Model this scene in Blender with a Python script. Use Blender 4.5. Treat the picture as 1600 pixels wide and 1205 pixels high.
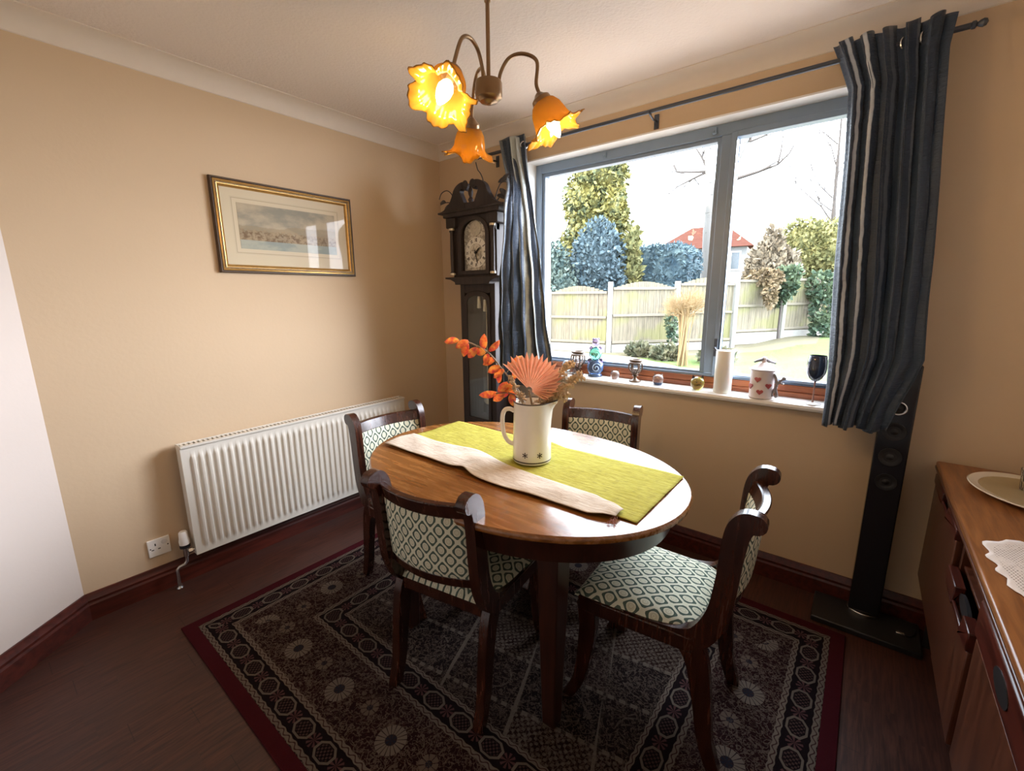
import bpy, math, random
from mathutils import Vector, Matrix
PI = math.pi
scene = bpy.context.scene
for o in list(bpy.data.objects): bpy.data.objects.remove(o)
COL = scene.collection

# ------------------------------------------------------------------ camera
CAM = Vector((2.51765, -2.33584, 1.38448))
YAW, PITCH, ROLL, FPX = -0.674, -0.2017, -0.0072, 688.74
def setup_camera():
    fw = Vector((math.sin(YAW)*math.cos(PITCH), math.cos(YAW)*math.cos(PITCH), math.sin(PITCH)))
    r = Vector((math.cos(YAW), -math.sin(YAW), 0)); u = r.cross(fw)
    r2 = r*math.cos(ROLL) + u*math.sin(ROLL); u2 = -r*math.sin(ROLL) + u*math.cos(ROLL)
    m = Matrix((r2, u2, -fw)).transposed().to_4x4(); m.translation = CAM
    cd = bpy.data.cameras.new('camera'); co = bpy.data.objects.new('camera', cd); COL.objects.link(co)
    cd.sensor_width = 36; cd.lens = 36*FPX/1600; cd.clip_start = .02; cd.clip_end = 300
    co.matrix_world = m; scene.camera = co
setup_camera()

# ------------------------------------------------------------------ light and exposure
scene.view_settings.view_transform = 'Standard'; scene.view_settings.look = 'None'
scene.view_settings.gamma = 1; scene.view_settings.use_curve_mapping = False
scene.view_settings.exposure = 0.96
scene.cycles.diffuse_bounces = 7; scene.cycles.max_bounces = 14; scene.cycles.transparent_max_bounces = 16
scene.cycles.caustics_reflective = False; scene.cycles.caustics_refractive = False
scene.cycles.use_denoising = True
SKY = 6.8
w = bpy.data.worlds.new('sky'); scene.world = w; w.use_nodes = True
bgn = w.node_tree.nodes['Background']
bgn.inputs[1].default_value = SKY
def sky_nodes():
    t = w.node_tree; tc = t.nodes.new('ShaderNodeTexCoord'); dp = t.nodes.new('ShaderNodeVectorMath'); dp.operation = 'DOT_PRODUCT'
    dp.inputs[1].default_value = Vector((.66, .62, .42)).normalized()      # bright hazy sky towards the sun
    t.links.new(tc.outputs['Generated'], dp.inputs[0])
    mr = t.nodes.new('ShaderNodeMapRange'); mr.interpolation_type = 'SMOOTHERSTEP'; mr.inputs[1].default_value = .55; mr.inputs[2].default_value = 1
    t.links.new(dp.outputs['Value'], mr.inputs[0])
    mx = t.nodes.new('ShaderNodeMix'); mx.data_type = 'RGBA'; mx.inputs[6].default_value = (.78, .88, 1.0, 1); mx.inputs[7].default_value = (2.5, 2.6, 2.9, 1)
    t.links.new(mr.outputs[0], mx.inputs[0]); t.links.new(mx.outputs[2], bgn.inputs[0])
sky_nodes()
sl = bpy.data.lights.new('sun', 'SUN'); sl.energy = 5.0; sl.angle = .02; sl.color = (1, .88, .68)
so = bpy.data.objects.new('sun', sl); COL.objects.link(so)
so.rotation_euler = Vector((.62, .55, -.60)).to_track_quat('-Z', 'Y').to_euler()
pl = bpy.data.lights.new('window_daylight', 'AREA'); pl.shape = 'RECTANGLE'; pl.size = 1.76; pl.size_y = 1.28
pl.cycles.is_portal = True
po = bpy.data.objects.new('window_daylight', pl); COL.objects.link(po)
po.location = (1.65, .22, 1.54); po.rotation_euler = (-PI/2, 0, 0)

# ------------------------------------------------------------------ mesh helpers
class MB:
    def __init__(s): s.v = []; s.f = []; s.uv = {}
    def add(s, vs, fs, uvs=None):
        b = len(s.v); s.v += [tuple(p) for p in vs]; s.f += [tuple(b+i for i in f) for f in fs]
        if uvs:
            for i, q in enumerate(uvs): s.uv[b+i] = q
        return s
    def box(s, a, b, M=None):
        x0, y0, z0 = a; x1, y1, z1 = b
        vs = [(x0,y0,z0),(x1,y0,z0),(x1,y1,z0),(x0,y1,z0),(x0,y0,z1),(x1,y0,z1),(x1,y1,z1),(x0,y1,z1)]
        if M: vs = [M @ Vector(p) for p in vs]
        return s.add(vs, [(0,3,2,1),(4,5,6,7),(0,1,5,4),(1,2,6,5),(2,3,7,6),(3,0,4,7)])
    def prism(s, poly, fn, a, b):
        """poly: 2D outline (ccw), fn(u,v,t) -> 3D, t from a to b"""
        n = len(poly)
        vs = [fn(u, v, a) for u, v in poly] + [fn(u, v, b) for u, v in poly]
        fs = [tuple(range(n-1, -1, -1)), tuple(range(n, 2*n))] + [(i, (i+1) % n, n+(i+1) % n, n+i) for i in range(n)]
        return s.add(vs, fs)
    def lathe(s, prof, c=(0,0,0), n=24, M=None, cap=True):
        k = len(prof); vs = []
        for r, z in prof:
            for i in range(n):
                a = 2*PI*i/n; p = Vector((r*math.cos(a), r*math.sin(a), z))
                if M: p = M @ p
                vs.append((p.x+c[0], p.y+c[1], p.z+c[2]))
        fs = [(j*n+i, j*n+(i+1) % n, (j+1)*n+(i+1) % n, (j+1)*n+i) for j in range(k-1) for i in range(n)]
        if cap: fs += [tuple(range(n-1, -1, -1)), tuple(range((k-1)*n, k*n))]
        return s.add(vs, fs)
    def tube(s, pts, r, n=10, cap=True, closed=False):
        pts = [Vector(p) for p in pts]; k = len(pts); vs = []
        rs = r if isinstance(r, (list, tuple)) else [r]*k
        up = None
        for i, p in enumerate(pts):
            if closed: t = pts[(i+1) % k]-pts[i-1]
            else: t = pts[min(i+1, k-1)]-pts[max(i-1, 0)]
            t = t.normalized() if t.length > 1e-9 else Vector((0,0,1))
            if up is None: up = t.orthogonal().normalized()
            up = (up - t*up.dot(t)); up = up.normalized() if up.length > 1e-6 else t.orthogonal().normalized()
            sd = t.cross(up)
            for j in range(n):
                a = 2*PI*j/n; vs.append(p + (up*math.cos(a)+sd*math.sin(a))*rs[i])
        m = k if closed else k-1
        fs = [(i*n+j, i*n+(j+1) % n, ((i+1) % k)*n+(j+1) % n, ((i+1) % k)*n+j) for i in range(m) for j in range(n)]
        if cap and not closed: fs += [tuple(range(n-1, -1, -1)), tuple(range((k-1)*n, k*n))]
        return s.add(vs, fs)
    def ball(s, c, r, n=16, m=10, M=None):
        if not isinstance(r, (tuple, list)): r = (r, r, r)
        vs = []; 
        for j in range(m+1):
            t = PI*j/m
            for i in range(n):
                a = 2*PI*i/n; p = Vector((r[0]*math.sin(t)*math.cos(a), r[1]*math.sin(t)*math.sin(a), r[2]*math.cos(t)))
                if M: p = M @ p
                vs.append((p.x+c[0], p.y+c[1], p.z+c[2]))
        fs = [(j*n+i, (j+1)*n+i, (j+1)*n+(i+1) % n, j*n+(i+1) % n) for j in range(m) for i in range(n)]
        return s.add(vs, fs)
    def grid(s, fn, nu, nv, flip=False):
        vs = [fn(i/nu, j/nv) for j in range(nv+1) for i in range(nu+1)]
        uv = [(i/nu, j/nv) for j in range(nv+1) for i in range(nu+1)]
        w = nu+1
        fs = [(j*w+i, j*w+i+1, (j+1)*w+i+1, (j+1)*w+i) for j in range(nv) for i in range(nu)]
        if flip: fs = [f[::-1] for f in fs]
        return s.add(vs, fs, uv)

def build(name, mb, mat, parent=None, smooth=35, bevel=0, loc=None, seg=2, solid=0, subsurf=0):
    me = bpy.data.meshes.new(name); me.from_pydata(mb.v, [], mb.f); me.validate()
    if mb.uv:
        ul = me.uv_layers.new(name='UVMap')
        for l in me.loops: ul.data[l.index].uv = mb.uv.get(l.vertex_index, (0, 0))
    import bmesh
    bm = bmesh.new(); bm.from_mesh(me)
    bmesh.ops.remove_doubles(bm, verts=bm.verts, dist=1e-6)
    bmesh.ops.recalc_face_normals(bm, faces=bm.faces); bm.to_mesh(me); bm.free()
    me.materials.append(mat)
    if smooth:
        me.shade_smooth(); me.set_sharp_from_angle(angle=math.radians(smooth))
    o = bpy.data.objects.new(name, me); COL.objects.link(o)
    if parent: o.parent = parent
    if loc: o.location = loc
    if solid:
        md = o.modifiers.new('thickness', 'SOLIDIFY'); md.thickness = solid; md.offset = 0
    if bevel:
        md = o.modifiers.new('bevel', 'BEVEL'); md.width = bevel; md.segments = seg; md.limit_method = 'ANGLE'; md.angle_limit = math.radians(40)
    if subsurf:
        md = o.modifiers.new('subsurf', 'SUBSURF'); md.levels = subsurf; md.render_levels = subsurf
    return o
def tag(o, label, cat, group=None, kind=None):
    o['label'] = label; o['category'] = cat
    if group: o['group'] = group
    if kind: o['kind'] = kind
    return o
def thing(name, label, cat, loc=(0,0,0), rz=0, group=None):
    o = bpy.data.objects.new(name, None); COL.objects.link(o); o.empty_display_size = .05
    o.location = loc; o.rotation_euler = (0, 0, rz)
    return tag(o, label, cat, group)
def struct(name, mb, mat, parent=None, **k):
    o = build(name, mb, mat, parent, **k)
    if not parent: o['kind'] = 'structure'
    return o
def dup(root, loc, rz, label, group=None):
    r = root.copy(); COL.objects.link(r); r.location = loc; r.rotation_euler = (0, 0, rz); r['label'] = label
    if group: r['group'] = group
    for ch in list(root.children):
        c = ch.copy(); COL.objects.link(c); c.parent = r
        for g in list(ch.children):
            d = g.copy(); COL.objects.link(d); d.parent = c
    return r
def B(*ab, M=None): return MB().box(ab[0], ab[1], M)
def smooth_path(pts, n=6):
    P = [Vector(p) for p in pts]; out = []
    for i in range(len(P)-1):
        p0, p1, p2, p3 = P[max(i-1,0)], P[i], P[i+1], P[min(i+2,len(P)-1)]
        for k in range(n):
            t = k/n
            out.append(.5*((2*p1)+(p2-p0)*t+(2*p0-5*p1+4*p2-p3)*t*t+(3*p1-p0-3*p2+p3)*t**3))
    return out+[P[-1]]
def lerp_table(T, x):
    if x >= T[0][0]: return T[0][1]
    for (a, va), (b, vb) in zip(T, T[1:]):
        if x >= b: return va+(vb-va)*(a-x)/(a-b)
    return T[-1][1]

# ------------------------------------------------------------------ node expressions
class E:
    def __init__(s, g, sock): s.g = g; s.s = sock
    def _op(s, op, *o): return s.g.math(op, s, *o)
    def __add__(s, o): return s._op('ADD', o)
    __radd__ = __add__
    def __sub__(s, o): return s._op('SUBTRACT', o)
    def __rsub__(s, o): return s.g.math('SUBTRACT', o, s)
    def __mul__(s, o): return s._op('MULTIPLY', o)
    __rmul__ = __mul__
    def __truediv__(s, o): return s._op('DIVIDE', o)
    def abs(s): return s._op('ABSOLUTE')
    def lt(s, o): return s._op('LESS_THAN', o)
    def gt(s, o): return s._op('GREATER_THAN', o)
    def min(s, o): return s._op('MINIMUM', o)
    def max(s, o): return s._op('MAXIMUM', o)
    def sin(s): return s._op('SINE')
    def sqrt(s): return s._op('SQRT')
    def pow(s, o): return s._op('POWER', o)
    def atan2(s, o): return s._op('ARCTAN2', o)
    def floor(s): return s._op('FLOOR')
    def pp(s, p): return s.g.math('PINGPONG', s, p)
    def cell(s, p):   # centred repeat in [-p/2, p/2]
        return s.g.math('WRAP', s, p/2, -p/2)
    def between(s, a, b): return s.gt(a)*s.lt(b)
    def smooth(s, a, b):
        n = s.g.n('ShaderNodeMapRange'); n.interpolation_type = 'SMOOTHSTEP'
        s.g.put(n.inputs[0], s); n.inputs[1].default_value = a; n.inputs[2].default_value = b
        return E(s.g, n.outputs[0])
class G:
    def __init__(s, name, rough=.5, metal=0, spec=.5, **k):
        s.m = bpy.data.materials.new(name); s.m.use_nodes = True; s.t = s.m.node_tree
        s.b = s.t.nodes['Principled BSDF']; s.out = s.t.nodes['Material Output']
        s.b.inputs['Roughness'].default_value = rough; s.b.inputs['Metallic'].default_value = metal
        s.b.inputs['Specular IOR Level'].default_value = spec
        for a, v in k.items(): s.b.inputs[a.replace('_', ' ')].default_value = v
        s.tc = None
    def n(s, t): return s.t.nodes.new(t)
    def put(s, sock, v):
        if isinstance(v, E): s.t.links.new(v.s, sock)
        elif isinstance(v, (tuple, list)) and len(v) == 3 and sock.type == 'RGBA': sock.default_value = (*v, 1)
        else: sock.default_value = v
    def math(s, op, *a):
        n = s.n('ShaderNodeMath'); n.operation = op
        for i, v in enumerate(a): s.put(n.inputs[i], v)
        return E(s, n.outputs[0])
    def coord(s, kind='Object'):
        if not s.tc: s.tc = s.n('ShaderNodeTexCoord')
        return E(s, s.tc.outputs[kind])
    def xyz(s, v=None):
        n = s.n('ShaderNodeSeparateXYZ'); s.put(n.inputs[0], v or s.coord()); return [E(s, q) for q in n.outputs]
    def vec(s, x, y, z=0.0):
        n = s.n('ShaderNodeCombineXYZ'); s.put(n.inputs[0], x); s.put(n.inputs[1], y); s.put(n.inputs[2], z); return E(s, n.outputs[0])
    def scale(s, v, k):
        n = s.n('ShaderNodeMapping'); s.put(n.inputs[0], v); n.inputs['Scale'].default_value = k; return E(s, n.outputs[0])
    def noise(s, scale, v=None, detail=4, rough=.55, dist=0):
        n = s.n('ShaderNodeTexNoise'); s.put(n.inputs['Vector'], v or s.coord()); n.inputs['Scale'].default_value = scale
        n.inputs['Detail'].default_value = detail; n.inputs['Roughness'].default_value = rough; n.inputs['Distortion'].default_value = dist
        return E(s, n.outputs[0])
    def voro(s, scale, v=None, feature='F1', out=0):
        n = s.n('ShaderNodeTexVoronoi'); n.feature = feature; s.put(n.inputs['Vector'], v or s.coord()); n.inputs['Scale'].default_value = scale
        return E(s, n.outputs[out])
    def white(s, v):
        n = s.n('ShaderNodeTexWhiteNoise'); n.noise_dimensions = '3D'; s.put(n.inputs[0], v); return E(s, n.outputs[0])
    def mix(s, f, a, b):
        n = s.n('ShaderNodeMix'); n.data_type = 'RGBA'
        s.put(n.inputs[0], f); s.put(n.inputs[6], a); s.put(n.inputs[7], b); return E(s, n.outputs[2])
    def ramp(s, f, stops):
        n = s.n('ShaderNodeValToRGB'); s.put(n.inputs[0], f); e = n.color_ramp.elements
        while len(e) < len(stops): e.new(.5)
        for q, (p, c) in zip(e, stops): q.position = p; q.color = (*c, 1)
        return E(s, n.outputs[0])
    def base(s, c): s.put(s.b.inputs['Base Color'], c); return s
    def bump(s, h, strength=.3, dist=.01):
        n = s.n('ShaderNodeBump'); s.put(n.inputs['Height'], h); n.inputs['Strength'].default_value = strength; n.inputs['Distance'].default_value = dist
        s.t.links.new(n.outputs[0], s.b.inputs['Normal']); return s
    def rough(s, v): s.put(s.b.inputs['Roughness'], v); return s
def plain(name, c, rough=.5, metal=0, var=.12, scale=20, bump=0, **k):
    g = G(name, rough, metal, **k); f = g.noise(scale)
    g.base(g.mix(f, tuple(x*(1-var) for x in c), tuple(min(1, x*(1+var)) for x in c)))
    if bump: g.bump(g.noise(scale*4), bump, .004)
    return g.m
def wood(name, c1, c2, axis=0, scale=6, rough=.35, coat=0):
    g = G(name, rough); k = [9, 9, 9]; k[axis] = .8
    v = g.scale(g.coord(), k); f = g.noise(scale, v, 6, .6, .4)
    g.base(g.mix(f.smooth(.3, .7), c1, c2)); g.rough(f*.12+(rough-.06))
    g.bump(f, .05, .002)
    if coat: g.b.inputs['Coat Weight'].default_value = coat; g.b.inputs['Coat Roughness'].default_value = .17
    return g.m

# ------------------------------------------------------------------ materials
M = {}
def wall_mat(name, c):
    g = G(name, .75, spec=.25); f = g.noise(2.5, None, 5, .6)
    g.base(g.mix(f, tuple(x*.95 for x in c), tuple(x*1.03 for x in c)))
    g.bump(g.noise(60)+g.noise(9)*.7, .12, .004); return g.m
M['wall'] = wall_mat('cream_wall_paint', (.625, .48, .325)); M['wall_bounce'] = wall_mat('off_white_bounce_paint', (.88, .84, .80)); M['wall_pale'] = wall_mat('pale_pinkish_wall_paint', (.64, .57, .52))  # off-white chosen for the unseen walls so they bounce more light into the room
M['ceil'] = None
g = G('textured_ceiling_paint', .85, spec=.2); g.base((.80, .735, .69)); g.bump(g.noise(90, None, 3)+g.voro(70)*.5, .35, .006); M['ceil'] = g.m
M['cove'] = plain('coving_paint', (.74, .67, .59), .6, var=.03)
M['white'] = plain('white_gloss_paint', (.82, .82, .80), .3, var=.03)
M['skirt'] = wood('mahogany_skirting', (.040, .008, .005), (.095, .018, .011), 1, 5, .3)
# floor boards run along y
g = G('dark_wood_laminate', .38, spec=.35); x, y, z = g.xyz()
row = (x/.095).floor(); yy = y + g.white(g.vec(row, 3.0, 1.0))*3.0
brd = (yy/.62).floor(); rnd = g.white(g.vec(row, brd, 2.0))
gr = g.noise(7, g.vec(x*14+rnd*30, y*1.1, 0.0), 6, .62, .5)
c = g.mix(gr.smooth(.25, .75), (.024, .0075, .005), (.095, .034, .022)); c = g.mix(rnd*.55, c, (.05, .022, .018))
seam = x.cell(.095).abs().gt(.0468).max(yy.cell(.62).abs().gt(.3088))
g.base(g.mix(seam*.6, c, (.012, .005, .004))); g.rough(gr*.2+.36); g.bump(gr-seam*.5, .06, .002); M['floor'] = g.m
M['table'] = wood('oiled_teak_tabletop', (.16, .058, .013), (.30, .125, .031), 0, 5, .27, coat=.8)
M['table_dark'] = wood('dark_mahogany_apron', (.022, .007, .0045), (.05, .016, .009), 2, 5, .3, coat=.2)
M['chair'] = wood('polished_mahogany_chair', (.018, .005, .003), (.056, .016, .0075), 2, 6, .26, coat=.3)
M['side_top'] = wood('sideboard_top_wood', (.17, .058, .018), (.33, .132, .040), 1, 6, .3, coat=.2)
M['side_body'] = wood('sideboard_body_wood', (.055, .017, .009), (.12, .040, .020), 2, 5, .32, coat=.2)
M['clock'] = wood('dark_oak_clock_case', (.014, .010, .011), (.034, .023, .022), 2, 5, .6)
M['sillwood'] = wood('varnished_window_wood', (.22, .06, .022), (.36, .12, .045), 0, 5, .35)
M['black'] = plain('matt_black', (.012, .012, .014), .45)
M['gloss_black'] = plain('gloss_black_panel', (.010, .011, .016), .12, var=.05)
M['chrome'] = plain('brushed_chrome', (.62, .62, .62), .25, 1)
M['bronze'] = plain('aged_brass', (.30, .19, .10), .32, .9)
M['alu'] = plain('grey_aluminium_frame', (.21, .28, .37), .4, 0, var=.05)
M['rad'] = plain('cream_white_enamel', (.70, .67, .60), .35, var=.02)
M['plastic'] = plain('white_plastic', (.84, .83, .80), .35, var=.02)
M['pole'] = plain('dark_pewter_pole', (.07, .08, .10), .35, .6)
def fabric(name, plane):
    g = G(name, .85, spec=.15); x, y, z = g.xyz(); u, v = (x, y) if plane == 'xy' else (x, z)
    a, b = .053, .066
    def lat(ou, ov):
        return (u+ou).cell(a)/(a*.5), (v+ov).cell(b)/(b*.5)
    p1, q1 = lat(0, 0); p2, q2 = lat(a/2, b/2)
    def met(p, q):
        d1 = (p.abs()+q.abs()); r = (p*p*1.15+q*q).sqrt(); return d1, r
    d1, r1 = met(p1, q1); d2, r2 = met(p2, q2)
    sel = d1.lt(d2); r = sel*r1+(1-sel)*r2; d = d1.min(d2)
    ring = r.gt(.43)*d.lt(.82)*r.lt(.74)
    dot = r.between(.16, .22).max(r.lt(.06))
    sp = (r.between(.22, .34))*.18
    n = g.noise(400, None, 2)
    c = g.mix(n, (.62, .64, .50), (.78, .78, .64)); c = g.mix(sp+dot*.38, c, (.26, .20, .08))
    c = g.mix(ring*.93, c, (.035, .075, .06)); g.base(c); g.bump(n, .25, .001); return g.m
M['fab_seat'] = fabric('green_diamond_fabric_seat', 'xy'); M['fab_back'] = fabric('green_diamond_fabric_back', 'xz')

# ------------------------------------------------------------------ room shell
H = 2.4; XR, YB = 3.28, -3.3; CY = -2.175; CX = .94
struct('floor', MB().prism([(-.2,-3.5),(3.5,-3.5),(3.5,.28),(-.2,.28)], lambda u,v,t:(u,v,t), -.12, 0), M['floor'], smooth=0)
struct('ceiling', MB().prism([(-.2,-3.5),(3.5,-3.5),(3.5,.28),(-.2,.28)], lambda u,v,t:(u,v,t), H, H+.15), M['ceil'], smooth=0)
struct('wall_left', B((-.2, CY-.15, 0), (0, .28, H)), M['wall'], smooth=0)
WX0, WX1, WZ0, WZ1 = .775, 2.52, .87, 2.185
wb = MB().box((0,0,0),(WX0,.28,H)).box((WX1,0,0),(XR,.28,H)).box((WX0,0,0),(WX1,.28,WZ0)).box((WX0,0,WZ1),(WX1,.28,H))
struct('wall_back', wb, M['wall'], smooth=0)
struct('wall_right', B((XR, YB-.2, 0), (XR+.2, .28, H)), M['wall_bounce'], smooth=0)
struct('wall_front', B((CX-.1, YB-.2, 0), (XR, YB, H)), M['wall_bounce'], smooth=0)
cd_ = Vector((CX, YB-CY, 0)).normalized(); cn = Vector((cd_.y, -cd_.x, 0))   # outward of the angled wall
A0 = Vector((0, CY, 0)); A1 = Vector((CX, YB, 0))
def strip(a, b, n, prof):
    """extrude profile (offset towards room, z) along a-b"""
    return MB().prism(prof, lambda u, v, t: a+(b-a)*t+n*u+Vector((0,0,v)), 0, 1)
ch = MB(); 
ch.prism([(0,0),(.12,0),(.12,H),(0,H)], lambda u,v,t: A0-cd_*.0+(A1-A0)*t+cn*u+Vector((0,0,v)), 0, 1)
struct('wall_chamfer', ch, M['wall_pale'], smooth=0)
skp = [(0,0),(.020,0),(.020,.072),(.016,.082),(.018,.094),(.012,.108),(.008,.122),(0,.122)]
struct('baseboard_left', strip(Vector((0,CY,0)), Vector((0,0,0)), Vector((1,0,0)), skp), M['skirt'], smooth=20)
struct('baseboard_back', strip(Vector((0,0,0)), Vector((XR,0,0)), Vector((0,-1,0)), skp), M['skirt'], smooth=20)
struct('baseboard_chamfer', strip(A0, A1, -cn, skp), M['skirt'], smooth=20)
struct('baseboard_right', strip(Vector((XR,YB,0)), Vector((XR,0,0)), Vector((-1,0,0)), skp), M['skirt'], smooth=20)
cvp = [(0, H-.081)]+[(.004+.069*(1-math.cos(t*PI/2/8)), H-.078+.074*math.sin(t*PI/2/8)) for t in range(9)]+[(.073, H),(0, H)]
struct('trim_1', strip(Vector((0,CY,0)), Vector((0,0,0)), Vector((1,0,0)), cvp), M['cove'], smooth=20)
struct('trim_2', strip(Vector((0,0,0)), Vector((XR,0,0)), Vector((0,-1,0)), cvp), M['cove'], smooth=20)
struct('trim_3', strip(A0, A1, -cn, cvp), M['cove'], smooth=20)

# window: reveal lining, sill, wooden sub frame, aluminium frame, panes
win = bpy.data.objects.new('window_1', None); COL.objects.link(win); win.location = (WX0, 0, .9); win['kind'] = 'structure'
def wbuild(name, mb, mat, par=win, **k):
    mb.v = [(x-WX0, y, z-.9) for x, y, z in mb.v]; return build(name, mb, mat, par, **k)
wbuild('reveal', MB().box((WX0,-.004,.9),(WX0+.008,.1,WZ1)).box((WX1-.008,-.004,.9),(WX1,.1,WZ1)).box((WX0,-.004,WZ1-.008),(WX1,.1,WZ1)), M['white'], smooth=0)
sillp = [(.12,.868),(-.034,.868),(-.045,.874),(-.049,.884),(-.045,.895),(-.034,.9),(.12,.9)]
wbuild('window_sill', MB().prism(sillp, lambda u,v,t:(t,u,v), WX0-.03, WX1+.03), M['white'], smooth=30)
wbuild('subframe', MB().box((WX0+.008,.080,.9),(WX1-.008,.15,.925)).box((WX0+.008,.088,.925),(WX1-.008,.15,.958)), M['sillwood'], bevel=.003)
FY0, FY1 = .094, .150
fr = MB().box((WX0+.008,FY0,.958),(WX0+.05,FY1,WZ1-.008)).box((WX1-.05,FY0,.958),(WX1-.008,FY1,WZ1-.008))
fr.box((WX0+.05,FY0,2.125),(WX1-.05,FY1,WZ1-.008)).box((1.872,FY0,.978),(1.925,FY1,2.125)).box((WX0+.05,FY0,.958),(WX1-.05,FY1,.972))
wbuild('window_frame', fr, M['alu'], bevel=.003)
def sash(x0, x1, z0, z1, wd, y0, y1):
    m = MB().box((x0,y0,z0),(x0+wd,y1,z1)).box((x1-wd,y0,z0),(x1,y1,z1)).box((x0+wd,y0,z1-wd),(x1-wd,y1,z1)).box((x0+wd,y0,z0),(x1-wd,y1,z0+wd*.6)); return m
wbuild('left_light', sash(WX0+.05, 1.872, .972, 2.125, .020, FY0+.012, FY1), M['alu'], bevel=.002)
sr = wbuild('casement', sash(1.918, WX1-.045, .966, 2.13, .026, FY0-.010, FY1-.01), M['alu'], bevel=.003)
hd = MB().box((1.921,FY0-.022,1.07),(1.937,FY0-.010,1.16)).tube([(1.929,FY0-.02,1.115),(1.929,FY0-.045,1.115),(1.945,FY0-.05,1.10),(1.955,FY0-.05,1.05)], .006, 8)
wbuild('window_handle', hd, M['pole'], bevel=.001)
clips = MB()
for cx in (1.26, 1.84): clips.box((cx-.008,FY0-.014,2.137),(cx+.008,FY0,2.165)).tube([(cx,FY0-.012,2.15),(cx-.004,FY0-.022,2.14),(cx+.012,FY0-.022,2.135)], .003, 6)
wbuild('curtain_wire_clip', clips, M['alu'])
g = G('clear_window_glass'); nt = g.t
tr = g.n('ShaderNodeBsdfTransparent'); gl = g.n('ShaderNodeBsdfGlossy'); gl.inputs['Roughness'].default_value = 0
tr.inputs[0].default_value = (.97,.985,.98,1)
mx = g.n('ShaderNodeMixShader'); fz = g.n('ShaderNodeFresnel'); fz.inputs[0].default_value = 1.35
nt.links.new(fz.outputs[0], mx.inputs[0]); nt.links.new(tr.outputs[0], mx.inputs[1]); nt.links.new(gl.outputs[0], mx.inputs[2]); nt.links.new(mx.outputs[0], g.out.inputs[0])
M['glass'] = g.m
wbuild('pane', MB().grid(lambda u,v:(WX0+.06+u*(1.862-WX0-.06), .124, .978+v*1.137), 1, 1), M['glass'], smooth=0)
wbuild('pane', MB().grid(lambda u,v:(1.936+u*(WX1-.06-1.936), .112, .976+v*1.139), 1, 1), M['glass'], smooth=0)

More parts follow.
